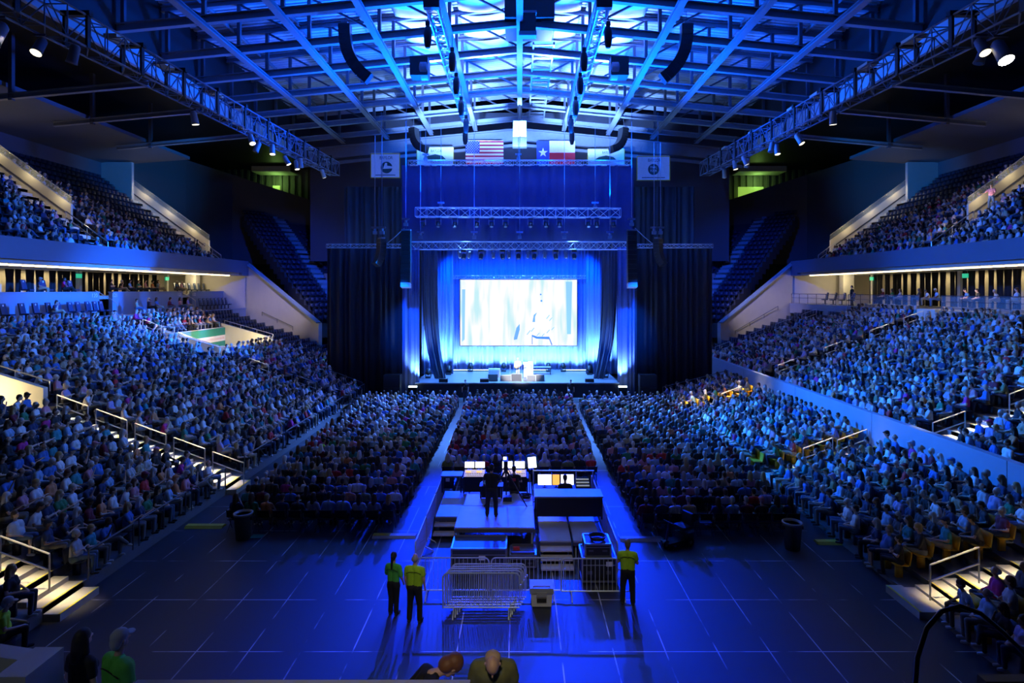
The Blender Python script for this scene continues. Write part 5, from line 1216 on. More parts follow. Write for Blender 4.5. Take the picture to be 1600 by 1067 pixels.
def stand_fig(hair='short', bw=1.0, fem=False, lean=0.0, headtilt=0.0, arms=None, hat=None, sleeve=.5, sc=1.0, detail=True, stance=.10, shw=None):
    f = Fig(); O = (0, 0, .95); Rm = Matrix.Rotation(-lean, 3, 'X'); T0 = lambda q: rotx(q, lean, O)
    sw = shw or (.17 if fem else .20)
    for s_ in (-1, 1): f.c(T0((s_ * .07 * bw, 0, 1.0)), .115 * bw, T0((s_ * .078 * bw, 0, 1.34)), .115 * bw, 'top')
    f.e(T0((0, .03, 1.12)), (.165 * bw, .125 * bw, .16), 'top', Rm); f.c(T0((-sw + .05, -.01, 1.405)), .075, T0((sw - .05, -.01, 1.405)), .075, 'top'); f.c(T0((0, -.01, 1.43)), .075, T0((0, 0, 1.455)), .062, 'top')
    if fem:
        for s_ in (-1, 1): f.e(T0((s_ * .07, .095, 1.29)), (.07, .06, .07), 'top', Rm)
    for s_ in (-1, 1): f.c((s_ * .06 * bw, -.015, .93), .125 * bw, (s_ * .085, -.01, .84), .115, 'pants')
    nb = (0, 0, 1.475); T = lambda q: T0(rotx(q, headtilt, nb)); Rh = Rm @ Matrix.Rotation(-headtilt, 3, 'X')
    head(f, T, Rh, hair, nb, hat=hat)
    ar = arms or {}
    for s_ in (-1, 1):
        el, wr = ar.get(s_, ((.255, -.02, 1.13), (.25, .07, .90)))
        sh = T0((s_ * sw, -.01, 1.395)); el = T0((s_ * el[0], el[1], el[2])); wr = T0((s_ * wr[0], wr[1], wr[2])); mid = tuple(Vector(sh).lerp(Vector(el), sleeve))
        f.c(sh, .07, mid, .062, 'top'); f.c(mid, .05, el, .044, 'top' if sleeve >= 1 else 'skin'); f.c(el, .044, wr, .03, 'top' if sleeve >= 1 else 'skin')
        dr = Vector(wr) - Vector(el); hand(f, Vector(wr) + dr.normalized() * .02, dr, (s_, 0, .2), detail, 'skin', s_)
    for s_ in (-1, 1):
        f.c((s_ * .09, -.01, .86), .105, (s_ * (stance + .0), .01, .49), .075, 'pants'); f.c((s_ * stance, .01, .49), .073, (s_ * (stance + .01), -.02, .10), .062, 'pants')
        f.c((s_ * (stance + .01), -.05, .045), .042, (s_ * (stance + .03), .13, .038), .036, 'shoe')
    if sc != 1.0:
        g = []
        for p in f.p:
            if p[0] == 'c': g.append(('c', tuple(Vector(p[1]) * sc), p[2] * sc, tuple(Vector(p[3]) * sc), p[4] * sc, p[5]))
            else: g.append(('e', tuple(Vector(p[1]) * sc), tuple(r * sc for r in p[2]), p[3]) + tuple(p[4:]))
        return g
    return f.p
# palettes
def cmat(n, c, r=.8): return M(n, c, r, noise=.1, scale=12)
TOPS = [('white', (.70, .70, .72), 12), ('light grey', (.42, .43, .46), 9), ('pale blue', (.25, .40, .60), 9), ('blue', (.05, .16, .48), 10), ('navy', (.02, .035, .10), 12), ('black', (.018, .018, .02), 16), ('charcoal', (.06, .06, .07), 9), ('teal', (.03, .24, .26), 5), ('green', (.03, .20, .09), 3), ('red', (.50, .025, .03), 3), ('magenta', (.50, .03, .25), 2), ('pink', (.60, .25, .30), 4), ('orange', (.62, .22, .08), 2), ('tan', (.42, .32, .20), 4), ('maroon', (.16, .015, .035), 3), ('lavender', (.36, .30, .55), 4), ('olive', (.16, .17, .07), 2)]
SKINS = [('fair', (.62, .40, .30)), ('tanned', (.48, .28, .19)), ('brown', (.26, .14, .09)), ('dark brown', (.11, .06, .04))]
HAIRS = [('dark', (.018, .013, .01)), ('brown', (.07, .04, .022)), ('grey', (.38, .37, .36)), ('white', (.62, .61, .60)), ('blond', (.42, .28, .11)), ('auburn', (.14, .05, .02))]
PANTS = [('dark jeans', (.025, .04, .085)), ('blue jeans', (.08, .14, .26)), ('black trousers', (.015, .015, .017)), ('khaki trousers', (.38, .31, .20)), ('grey trousers', (.16, .16, .17))]
TM = [cmat(n + ' shirt cloth', c) for n, c, _ in TOPS]; SM = [M(n + ' skin', c, .5, noise=.05) for n, c in SKINS]; HM = [cmat(n + ' hair', c, .6) for n, c in HAIRS]; PM = [cmat(n, c) for n, c in PANTS]
SHM = [cmat('white shoe', (.6, .6, .6)), cmat('dark shoe', (.03, .03, .03))]
PALETTE = SM + TM + PM + HM + SHM
OFF = {'skin': 0, 'top': len(SM), 'pants': len(SM) + len(TM), 'hair': len(SM) + len(TM) + len(PM), 'shoe': len(SM) + len(TM) + len(PM) + len(HM)}
CNT = {'skin': len(SM), 'top': len(TM), 'pants': len(PM), 'hair': len(HM), 'shoe': len(SHM)}
POSES = [  # name, hair word, kwargs
    ('m', 'short', dict(arms='lap')), ('m', 'short', dict(arms='cross', bw=1.12)), ('m', 'short', dict(arms='knee', lean=.28)),
    ('m', 'short', dict(arms='rest', lean=-.12, bw=1.2, shorts=True)), ('m', 'thin', dict(arms='lap', bw=1.15, hair='thin', sleeve=1.0)), ('m', 'cap', dict(arms='lap', hat='cap', hair='short')),
    ('f', 'long', dict(arms='lap', hair='long', fem=True)), ('f', 'long', dict(arms='chin', hair='long', fem=True, cross=True)), ('f', 'bob', dict(arms='cross', hair='bob', fem=True, bw=1.08)),
    ('f', 'bob', dict(arms='knee', hair='bob', fem=True, lean=.15, sleeve=1.0)), ('m', 'short', dict(arms='chin', lean=.2, cross=True)), ('f', 'long', dict(arms='phone', hair='long', fem=True, bw=1.05)),
]
WH = [0, 1, 2, 3, 4, 5, 6, 7, 8, 9, 10, 11]
def tri_arrays(me):
    me.calc_loop_triangles(); nv = len(me.vertices); v = np.empty(nv * 3, np.float32); me.vertices.foreach_get('co', v)
    nt_ = len(me.loop_triangles); t = np.empty(nt_ * 3, np.int32); me.loop_triangles.foreach_get('vertices', t); pi = np.empty(nt_, np.int32); me.loop_triangles.foreach_get('polygon_index', pi)
    return v.reshape(-1, 3), t.reshape(-1, 3), pi
LOD_MID, LOD_FAR, PARTS = [], [], []
for sex, hw, kw in POSES:
    pr = sit_fig(**kw)
    for store, vox, ratio in ((LOD_MID, .030, .30), (LOD_FAR, .048, .28)):
        me = fuse(pr, vox, 1.0, .004, 1); 
        o = bpy.data.objects.new('tmp', me); COL.objects.link(o); d_ = o.modifiers.new('d', 'DECIMATE'); d_.ratio = ratio
        r_ = bpy.data.meshes.new_from_object(o.evaluated_get(bpy.context.evaluated_depsgraph_get())); bpy.data.objects.remove(o); bpy.data.meshes.remove(me); me = r_
        lab = relabel(me, pr); v, t, pi = tri_arrays(me); store.append((v, t, lab[pi])); bpy.data.meshes.remove(me)
    by = lambda *ls: [p for p in pr if lab_of(p) in ls]
    P_ = {'body': fuse(pr, .019, .45, -.006), 'shirt': fuse(by('top'), .021, .5, .006), 'trousers': fuse(by('pants'), .021, .5, .007), 'footwear': fuse(by('shoe'), .018, .5, .004)}
    if by('hair'): P_['hair'] = fuse(by('hair'), .018, .5, .003)
    for k_, m_ in P_.items():
        m_.name = 'seated ' + k_; m_.materials.append(BLACK); m_.polygons.foreach_set('use_smooth', [True] * len(m_.polygons))
    PARTS.append(P_)
def person_parts(meshes, label, cat, loc, rz, mats, group=None, scale=1.0):
    o = bpy.data.objects.new('person', meshes['body']); COL.objects.link(o); o.location = loc; o.rotation_euler = (0, 0, rz); o.scale = (scale,) * 3
    o.material_slots[0].link = 'OBJECT'; o.material_slots[0].material = mats['body']; tag(o, label, cat, group)
    for k_, m_ in meshes.items():
        if k_ == 'body': continue
        c = bpy.data.objects.new(k_.strip('_'), m_); COL.objects.link(c); c.parent = o; c.material_slots[0].link = 'OBJECT'; c.material_slots[0].material = mats[k_]
    return o
def hero(pr, label, loc, rz, cols, vox=.0095, ratio=.4, extra=None):
    by = lambda *ls: [p for p in pr if lab_of(p) in ls]
    ms = {'body': fuse(pr, vox, ratio, -.004, 2), 'shirt': fuse(by('top'), .014, .5, .007, 3), 'trousers': fuse(by('pants'), .014, .5, .008, 3), 'shoe': fuse([p for p in by('shoe') if p[1][0] < 0], .012, .5, .004), 'shoe_': fuse([p for p in by('shoe') if p[1][0] >= 0], .012, .5, .004)}
    if by('hair'): ms['hair'] = fuse(by('hair'), .011, .6, .004, 2)
    for k_, m_ in ms.items(): m_.name = 'figure ' + k_; m_.materials.append(BLACK); m_.polygons.foreach_set('use_smooth', [True] * len(m_.polygons))
    return person_parts(ms, label, 'person', loc, rz, cols)
LIME = M('lime staff shirt', (.42, .72, .02), .75); BLK = cmat('black cloth', (.012, .012, .014)); SK = SM[0]
GREYH = M('short grey hair', (.34, .32, .30), .6); DKH = HM[0]; BRH = HM[1]
def mk(shirt, pants=BLK, hair=DKH, skin=SK, shoes=SHM[1]): return {'body': skin, 'shirt': shirt, 'trousers': pants, 'hair': hair, 'footwear': shoes, 'shoe': shoes, 'shoe_': shoes}
def stripe(o, z, w_, dz=.05):
    b = MB(); b.path([(-w_, -.105, z - dz), (-w_ * .5, -.135, z), (0, -.14, z + .01), (w_ * .5, -.135, z), (w_, -.105, z - dz)], .008, 5); c = b.build('shirt_piping', BLK, o)
foldA = {-1: ((.26, .06, 1.14), (.02, .20, 1.18)), 1: ((.26, .06, 1.14), (.02, .23, 1.13))}
o = hero(stand_fig('thin', 1.12, stance=.13, sc=1.0), 'man in lime staff shirt and black trousers seen from behind, right of the ponytailed woman', (-2.75, 15.1, 0), -.15, mk(LIME, hair=GREYH)); stripe(o, 1.36, .2)
o = hero(stand_fig('pony', .95, fem=True, arms={-1: ((.25, .05, 1.12), (.05, .2, 1.1)), 1: ((.25, -.02, 1.12), (.25, .1, .92))}, sleeve=.8, stance=.08, sc=.93), 'woman in green staff shirt with a dark ponytail and black trousers', (-3.38, 15.45, 0), -.25, mk(M('green staff shirt', (.10, .50, .06), .75))); stripe(o, 1.26, .17)
o = hero(stand_fig('short', 1.05, arms=foldA, stance=.13), 'man in lime staff shirt standing alone right of the barriers', (2.99, 15.95, 0), -.2, mk(LIME, hair=M('brown grey hair', (.16, .12, .09), .6))); stripe(o, 1.36, .2)
o = hero(stand_fig('short', 1.1, arms={-1: ((.30, .14, 1.15), (.16, .38, 1.22)), 1: ((.30, .14, 1.15), (.16, .38, 1.22))}, stance=.14), 'black clothed camera operator on the pale platform behind a tripod', (-.96, 19.72, .95), -.1, mk(BLK))
o = hero(stand_fig('thin', 1.0, lean=.34, headtilt=.62, shw=.165, arms={-1: ((.235, .02, 1.13), (.22, .16, .92)), 1: ((.25, .02, 1.13), (.24, .16, .92))}), 'bald man in an olive shirt looking down at the bottom centre', (-.27, 6.1, 3.43), PI, mk(M('olive shirt cloth', (.13, .15, .05), .8), hair=M('bald fringe', (.5, .36, .27), .55)), vox=.008)
o = hero(stand_fig('bob', .95, fem=True, lean=.65, headtilt=.65, sleeve=.9), 'woman with auburn hair in a black top bowing her head, beside the bald man', (-1.22, 6.2, 3.12), -1.15, mk(BLK, hair=M('auburn curls', (.20, .085, .04), .55)), vox=.008)
o = hero(stand_fig('short', 1.15, hat='cap', arms={-1: ((.28, .0, 1.13), (.24, .16, 1.0)), 1: ((.27, .02, 1.12), (.27, .12, .9))}), 'man in a green staff shirt and pale cap at the bottom left', (-5.05, 7.25, 2.62), -.5, mk(M('green staff shirt', (.10, .50, .06), .75), hair=M('pale grey cap', (.4, .42, .46), .7))); stripe(o, 1.36, .2)
o = hero(stand_fig('long', .95, fem=True, sc=.97), 'woman with long dark hair beside the bottom left parapet', (-5.62, 7.4, 2.60), -.35, mk(BLK))
o = hero(stand_fig('short', 1.0, hat='cap', arms={-1: ((.27, .0, 1.13), (.2, .2, .95)), 1: ((.42, .05, 1.2), (.62, .2, 1.15))}, sleeve=.6, stance=.16), 'man in a pink shirt and cap walking down the right upper deck stairs', (34.4, 42.0, UZ0 + URISE * 5.6), 1.9, mk(M('pink shirt cloth', (.75, .22, .25), .75), PM[1], hair=M('khaki cap', (.35, .28, .16), .7)), vox=.014)
o = hero(stand_fig('short', 1.05), 'usher in dark clothes standing on the right suite terrace', (29.6, 51.3, 7.3), 1.4, mk(BLK), vox=.014)
o = hero(stand_fig('thin', 1.0, arms={-1: ((.28, .1, 1.15), (.1, .26, 1.1)), 1: ((.28, .1, 1.15), (-.05, .26, 1.15))}), 'performer in bright light at centre stage', (XX(809, 48.8), 48.8, 1.2), PI, mk(M('white stage shirt', (.8, .8, .8), .7), cmat('pale trousers', (.5, .5, .52)), hair=HM[3]), vox=.014)
t = thing('acoustic_guitar', 'pale guitar held by the performer on stage', 'guitar', (XX(809, 48.8), 48.55, 2.25)); b = MB(); b.ell((-.12, 0, 0), (.2, .06, .17), 14, 8); b.ell((.1, 0, .04), (.14, .055, .13), 14, 8); b.build('body', M('pale spruce', (.7, .5, .25), .4), t, True); MB().bar((.2, 0, .06), (.72, 0, .26), .05, .03).build('neck', BRH, t)
for k, (px, py, lab) in enumerate(((727, 607, 'seated guard in dark clothes at the head of the left aisle'), (892, 611, 'guard in dark clothes standing at the head of the right aisle'))):
    hero(stand_fig('short', 1.0, sc=.95), lab, (XX(px, 44.9), 44.9, 0), PI, mk(BLK, PM[0]), vox=.016)
sit_h = lambda pr, lab, loc, rz, m_, **k: hero(pr, lab, loc, rz, m_, **k)
sit_h(sit_fig(arms='knee', lean=.1, bw=1.05), 'console operator with a small red back print, seated right of the camera', (-.22, 22.05, 1.07), 0, mk(BLK))
t = thing('stool', 'black stool under the console operator', 'stool', (-.22, 22.05, .62)); MB().lathe([(.18, .36), (.19, .40), (.17, .43)], n=16).build('seat', PLASTIC, t)
for a in (.8, 2.4, 3.9, 5.5): MB().tube((.12 * math.cos(a), .12 * math.sin(a), .37), (.2 * math.cos(a), .2 * math.sin(a), 0), .014).build('leg', STEEL, t)
pz = [q for q in bpy.data.objects if q.get('label', '').startswith('console operator')][0]
MB().box(-.07, .07, -.155, -.13, .36, .46).build('back_print', M('red print', (.6, .05, .06), .6), pz)
sit_h(sit_fig(arms='lap', lean=.12), 'dark haired video operator in front of the wide screens', (1.72, 21.75, .82), 0, mk(BLK))
t = thing('stool', 'low black stool under the video operator', 'stool', (1.72, 21.75, .6)); MB().lathe([(.18, .1), (.19, .15), (.17, .18)], n=16).build('seat', PLASTIC, t)
for a in (.8, 2.4, 3.9, 5.5): MB().tube((.12 * math.cos(a), .12 * math.sin(a), .11), (.2 * math.cos(a), .2 * math.sin(a), 0), .014).build('leg', STEEL, t)
sit_h(sit_fig(arms='knee', lean=.2, bw=1.15, hat='cap'), 'man in a lime staff shirt and cap sitting at the bottom left corner', (-11.75, 13.0, .85), -.9, mk(LIME, hair=M('pale grey cap', (.4, .42, .46), .7)))
sit_h(sit_fig(arms='knee', lean=.15), 'person in a lime staff shirt sitting low by the middle left stairs', (XX(503, 28.5), 28.5, .5), -.9, mk(LIME), vox=.014)
for lab, loc, h in (('plain block seat under the staff man at the bottom left', (-11.75, 13.0, 0), .83), ('plain block seat under the staff person by the middle left stairs', (XX(503, 28.5), 28.5, 0), .48)):
    t = thing('block_seat', lab, 'seat', loc); MB().box(-.22, .22, -.22, .22, h - .08, h - .02).build('seat', PLASTIC, t); MB().box(-.2, .2, -.2, .2, 0, h - .08).build('base', STEEL, t)
# =================================================================== seats and audience
RN.seed(5)
def wpick(seq, wts):
    t = RN.random() * sum(wts)
    for s_, w_ in zip(seq, wts):
        t -= w_
        if t <= 0: return s_
    return seq[-1]
def in_view(x, y, z, m=4):
    px, py = CX + F * x / y, CY - F * (z + .3 - ZC) / y
    return -m < px < 1600 + m and py < 1067 + m
PEOPLE, EMPTY_S, OCC_S, FLOORCH = [], [], [], []
def seat_pos(x, y, z, rz, occ, where, yellow=False, turn=0.0, jit=.04):
    if not in_view(x, y, z + .45): return
    if occ: PEOPLE.append((x + RN.uniform(-jit, jit), y + RN.uniform(-jit, jit), z + .45, rz + turn + RN.uniform(-.2, .2), where)); OCC_S.append((x, y, z, rz, yellow, where))
    else: EMPTY_S.append((x, y, z, rz, yellow, where))
def between(y, ivs, m=.3): return any(a - m < y < c + m for a, c in ivs)
def blockname(y, ivs, names):
    k = sum(1 for a, c in ivs if y > c); return names[k]
def run_rows(nm, n, xf, zf, yr, ivs, names, cut, occf, base, tsgn, pitch=.535, yellow=False):
    for i in range(n):
        ya, yb = yr(i); y = ya + .1 + .25 * RN.random(); cnt = {}
        while y < yb - .2:
            if not between(y, ivs) and not cut(i, y):
                bn = blockname(y, ivs, names); cnt[bn] = cnt.get(bn, 0) + 1
                seat_pos(xf(i), y, zf(i), base, RN.random() < occf(i, y), (nm, i, bn, cnt[bn]), yellow and between(y, ivs, 1.25), tsgn * (.22 + .3 * RN.random()))
            y += pitch
# left bleachers
cutL = lambda i, y: (VA[2] - 0 <= i <= VA[3] and VA[0] - .4 < y < VA[1] + .4) or (VB[2] <= i <= VB[3] and VB[0] - .4 < y < VB[1] + .4)
def ivL(i): return LA
for i in range(LN):
    ivs = [LA[0], LA[1] if i <= 10 else (24.4, 24.5), LA[2]]
    def occ(i_, y): return 0.0 if (y > 52.3 and i_ > 4) or (y > 50.5 and i_ > 8) else (.97 if y < 50 else .8)
    ya, yb = (11.3 if i < 6 else 12.0, 46 if i < 3 else 57.2)
    cnt = {}; y = ya + .3 * RN.random()
    while y < yb - .2:
        if not between(y, ivs) and not cutL(i, y):
            bn = blockname(y, ivs, ('end block', 'near block', 'middle block', 'far block')); cnt[bn] = cnt.get(bn, 0) + 1
            o_ = RN.random() < occ(i, y)
            if abs(y - 13.15) < .6 and i < 3: o_ = None
            if o_ is not None: seat_pos(-(lx(i) + .48), y, lz(i), -PI / 2, o_, ('left bleachers', i, bn, cnt[bn]), False, .22 + .35 * RN.random())
        y += .54
run_rows('right risers', RNN, lambda i: min(RX0 + RRUN * i + .34, 15.86), lambda i: RZ0 + RRISE * i, lambda i: (12.2, 44.8), RA, ('end block', 'near block', 'middle block', 'far block'), lambda i, y: False, lambda i, y: .96, PI / 2, -1, .54, True)
run_rows('right lower bowl', BN, lambda i: BX0 + BRUN * i + .45, lambda i: BZ0 + BRISE * i, lambda i: (16, 57.3), BA, ('near block', 'second block', 'third block', 'end block'), lambda i, y: (i > 13 and 39 < y < 41.5), lambda i, y: 0 if (y > 53.5 and i > 1) or (y > 49 and i > 10) else .96, PI / 2, -1, .54)
def occU(sgn):
    def f(i, y):
        if y < 41: return (.55 if sgn < 0 else .85) if (i < 12) else .15
        if y < 57:
            lim = 12.5 - (y - 42.5) * (.95 if sgn < 0 else .75)
            return .88 if i < max(lim, 2.2) else 0.0
        return .0
    return f
for sgn, nm in ((-1, 'left upper deck'), (1, 'right upper deck')):
    run_rows(nm, UN, lambda i: (UX0 + URUN * i + .48) * sgn, lambda i: UZ0 + URISE * i, lambda i: (24, 59.6), UA, ('near block', 'middle block', 'far block'), lambda i, y: (41.0 < y < 43.2 and i > 3) or (56.8 < y < 58.8 and i > 2), occU(sgn), -sgn * -PI / 2 if sgn > 0 else -PI / 2, -sgn, .55)
for sgn, nm in ((-1, 'left corner seats'), (1, 'right corner seats')):
    ang = math.atan2(CU.x * -sgn * -1, 1)
    for i in range(CNR):
        u = .4 + .95 * i + .5
        for j in range(26):
            v = .7 + .55 * j
            if 2.9 < v - (1.0) * i / CNR < 5.0 or (4 < u < 9 and 4.5 < v < 8.2): continue
            x, y = corner_pt(sgn, u, v)
            if y > 74: continue
            # skip those hidden behind the black drapes
            if abs(F * x / y) < 285: continue
            fx, fy = -CU.x * -sgn, -CU.y
            EMPTY_S.append((x, y, cz(i), math.atan2(-fx, fy), False, (nm, i, 'near part' if v < 3 else 'far part', j + 1)))
# suites
def row_of(nm, x, z, ys, rz, occp, bn):
    for k, y in enumerate(ys): seat_pos(x, y, z, rz, RN.random() < occp, (nm, 0, bn, k + 1), False, .3 * (1 if x < 0 else -1))
SUITE_CH = []
for k, y in enumerate([33.2, 34.3, 35.6, 36.6, 37.6, 38.4, 39.4, 40.1, 41.0, 41.7, 42.3]):
    if k == 4: PEOPLE.append((-30.4, y, 6.75 + .45, -PI / 2 + .4, ('lower left suite', 0, 'near block', 1)))
    SUITE_CH.append((-30.5, y, 6.75, -PI / 2 + .25, 'navy suite chair with white headrest emblem, %s in the lower left box' % nth(k + 1)))
for k, y in enumerate([55.4, 56.1, 56.8, 57.5, 58.2, 58.9, 59.6, 60.3]): SUITE_CH.append((-30.5, y, 6.75, -PI / 2 + .25, 'navy suite chair in the far lower left box, %s one' % nth(k + 1)))
for k, y in enumerate([55.9, 56.7, 57.5, 58.3, 59.3, 60.1, 61.0]): SUITE_CH.append((-33.2, y, 8.25, -PI / 2 + .25, 'navy suite chair on the far upper left terrace, %s one' % nth(k + 1)))
for k, y in enumerate([38.6, 40.2, 42.6]): SUITE_CH.append((-33.0, y, 8.25, -PI / 2 + .25, 'navy suite chair on the near upper left terrace, %s one' % nth(k + 1)))
for k, y in enumerate([45.4, 46.9, 47.9, 49.6, 51.2, 52.4]): PEOPLE.append((-30.2, y, 7.2, -PI / 2 + .4, ('lower left suite', 0, 'middle block', k + 1)))
for k, y in enumerate([39.5, 41.6, 46.4, 47.4, 48.6, 49.7, 50.6, 51.6, 52.4, 55.2, 56.0]): PEOPLE.append((-32.9, y, 8.72, -PI / 2 + .4, ('upper left terrace', 0, 'row', k + 1)))
for k, y in enumerate([24, 25.2, 26, 27.6, 28.6, 31, 32, 34.4, 35.2, 36.6, 38, 39, 41.8, 42.8, 43.8, 46, 47, 48.2]): PEOPLE.append((30.4, y, 7.95, PI / 2 - .4, ('right terrace', 0, 'row', k + 1)))
for k, y in enumerate([52.5, 54, 55.5, 57]): SUITE_CH.append((30.2, y, 7.3, PI / 2 - .3, 'dark chair at the far end of the right terrace, %s one' % nth(k + 1)))
# floor blocks, facing the stage
for (bn, xa, xb, y0, y1, fan, n) in (('left floor block', -10.3, -4.75, 20.9, 43.8, -.03, 11), ('centre floor block', -3.25, 3.25, 26.0, 43.8, .02, 12), ('right floor block', 4.55, 9.7, 20.6, 43.8, .05, 10)):
    rows = int((y1 - y0) / .93)
    for i in range(rows):
        y = y0 + .93 * i
        e = (y - y0) * (.035 if bn[0] != 'c' else .022)
        xs0, xs1 = (xa - e, xb) if bn[0] == 'l' else ((xa - e, xb + e) if bn[0] == 'c' else (xa, xb + e * 2.0))
        n_s = int(round((xs1 - xs0) / .535))
        for j in range(n_s + 1):
            x = xs0 + (xs1 - xs0) * j / n_s
            FLOORCH.append((x, y, 0, 0, (bn, i, j + 1)))
            if RN.random() < (.96 if i > 0 or bn[0] == 'c' else .9):
                PEOPLE.append((x + RN.uniform(-.04, .04), y + RN.uniform(-.03, .05), .45, RN.uniform(-.18, .18) + (.12 if x > 4 else -.12 if x < -4 else 0), (bn, i, 'row', j + 1)))
PEOPLE = [p for p in PEOPLE if in_view(p[0], p[1], p[2])]
PEOPLE.sort(key=lambda p: p[1] * p[1] + p[0] * p[0] * .3 + (p[2] - ZC) ** 2)
NIND = 276
def style():
    k = RN.randrange(len(POSES)); sex, hw, _ = POSES[k]
    ti = wpick(range(len(TOPS)), [t_[2] for t_ in TOPS]); hi = wpick(range(6), (26, 22, 24, 12, 10, 6) if sex == 'f' else (28, 22, 30, 14, 3, 2)); si = wpick(range(4), (55, 28, 10, 7)); pi_ = RN.randrange(5)
    return k, ti, hi, si, pi_, RN.randrange(2), RN.uniform(.93, 1.04)
def where_words(w_, x):
    nm, i, bn, s_ = w_
    if 'floor block' in nm: return '%s row from back, %s, %s from left' % (nth(i + 1), nm, nth(s_))
    if 'terrace' in nm or 'suite' in nm: return '%s along the %s' % (nth(s_), nm)
    return '%s row, %s %s, %s from camera' % (nth(i + 1), nm, bn, nth(s_))
crowdV, crowdT, crowdM, off = [], [], [], 0
HW = {'short': '', 'thin': 'balding', 'cap': 'capped', 'long': 'long', 'bob': 'bob'}
seen_l = set()
for idx, (x, y, z, rz, w_) in enumerate(PEOPLE):
    k, ti, hi, si, pi_, sh, sc_ = style(); sex, hw, _ = POSES[k]
    if idx < NIND:
        c_ = HAIRS[hi][0]
        hd = {'long': 'long-haired ' + c_, 'bob': 'bob-haired ' + c_, 'cap': 'capped', 'thin': 'balding'}.get(hw, c_ + '-haired')
        lab = '%s person in %s, %s' % (hd, TOPS[ti][0], where_words(w_, x))
        hm = HM[hi] if hw != 'cap' else TM[(ti * 5 + 3) % len(TM)]
        person_parts(PARTS[k], lab, 'person', (x, y, z), rz, {'body': SM[si], 'shirt': TM[ti], 'trousers': PM[pi_], 'hair': hm, 'footwear': SHM[sh]}, 'seated audience', sc_)
        continue
    v, t_, lb = (LOD_MID if y < 33 else LOD_FAR)[k]
    c, s_ = math.cos(rz), math.sin(rz); q = v * sc_
    P = np.stack([q[:, 0] * c - q[:, 1] * s_ + x, q[:, 0] * s_ + q[:, 1] * c + y, q[:, 2] + z], 1)
    idxm = np.array([OFF['skin'] + si, OFF['top'] + ti, OFF['pants'] + pi_, OFF['hair'] + hi, OFF['shoe'] + sh], np.int32)
    crowdV.append(P); crowdT.append(t_ + off); crowdM.append(idxm[lb]); off += len(v)
def mass(name, V, T, Mi, mats, nper, smooth=False):
    V = np.concatenate(V).astype(np.float32); T = np.concatenate(T).astype(np.int32); Mi = np.concatenate(Mi).astype(np.int32)
    me = bpy.data.meshes.new(name); me.vertices.add(len(V)); me.vertices.foreach_set('co', V.ravel())
    me.loops.add(T.size); me.loops.foreach_set('vertex_index', T.ravel()); me.polygons.add(len(T)); me.polygons.foreach_set('loop_start', np.arange(0, T.size, nper, dtype=np.int32))
    for m_ in mats: me.materials.append(m_)
    me.polygons.foreach_set('material_index', Mi); me.update(calc_edges=True)
    if smooth: me.polygons.foreach_set('use_smooth', np.ones(len(T), bool))
    o = bpy.data.objects.new(name, me); COL.objects.link(o); return o
tag(mass('seated_crowd', crowdV, crowdT, crowdM, PALETTE, 3, True), 'rest of the seated audience filling the hall beyond the nearest rows', 'crowd', kind='stuff')
print('people', len(PEOPLE), 'crowd verts', off)
# seats ---------------------------------------------------------------------
def seat_geo(b, back=True):
    b.prism([(-.22, -.16, .40), (-.22, .24, .43), (-.22, .24, .47), (-.22, -.16, .45)], (.44, 0, 0)); b.prism([(-.23, -.20, .42), (-.23, -.26, .82), (-.23, -.21, .83), (-.23, -.15, .44)], (.46, 0, 0)); b.box(-.04, .04, -.1, .1, 0.0, .41); return b
gb = seat_geo(MB()); GV = np.array(gb.v, np.float32); GF = np.array(gb.f, np.int32)
def make_seat(mat, nm='stadium_seat'):
    t = thing(nm, '-', 'seat')
    MB().prism([(-.22, -.16, .40), (-.22, .24, .43), (-.22, .24, .47), (-.22, -.16, .45)], (.44, 0, 0)).build('seat', mat, t)
    b = MB(); b.prism([(-.23, -.19, .44), (-.23, -.25, .72), (-.23, -.20, .72), (-.23, -.14, .44)], (.46, 0, 0)); b.prism([(-.23, -.25, .72), (-.18, -.262, .80), (.18, -.262, .80), (.23, -.25, .72)], (0, .05, .005)); b.build('backrest', mat, t)
    MB().box(-.05, .05, -.1, .1, .0, .41).build('pedestal', STEEL, t)
    return t
EMPTY_S = [e for e in EMPTY_S if in_view(e[0], e[1], e[2] + .5)]
EMPTY_S.sort(key=lambda e: e[1] + abs(e[0]) * .2)
sp1, sp2 = make_seat(SEATM), make_seat(YSEAT); u1 = u2 = False; ni = 0
SV, ST, SMI, so_ = [], [], [], 0
def add_mass_seat(e):
    global so_
    x, y, z, rz, ye = e[:5]; c, s_ = math.cos(rz), math.sin(rz)
    SV.append(np.stack([GV[:, 0] * c - GV[:, 1] * s_ + x, GV[:, 0] * s_ + GV[:, 1] * c + y, GV[:, 2] + z], 1)); ST.append(GF_ + so_); SMI.append(np.full(len(GF_), 1 if ye else 0, np.int32)); so_ += len(GV)
GF_ = np.array([f for f in gb.f if len(f) == 4], np.int32)
for e in EMPTY_S:
    x, y, z, rz, ye, (nm, i, bn, s_) = e
    if ni < 250:
        lab = 'empty %s seat, %s row, %s %s, %s from camera' % ('yellow' if ye else 'navy', nth(i + 1), nm, bn, nth(s_)); ni += 1
        p_ = sp2 if ye else sp1
        if p_.get('used') is None: p_['used'] = 1; p_.location = (x, y, z); p_.rotation_euler = (0, 0, rz); p_['label'] = lab; p_['group'] = 'empty stadium seats'
        else: dup(p_, (x, y, z), rz, lab, None, 'empty stadium seats')
    else: add_mass_seat(e)
for e in OCC_S: add_mass_seat(e)
tag(mass('stadium_seating', SV, ST, SMI, [SEATM, YSEAT], 4), 'remaining rows of navy and yellow seats under and around the audience', 'seating', kind='stuff')
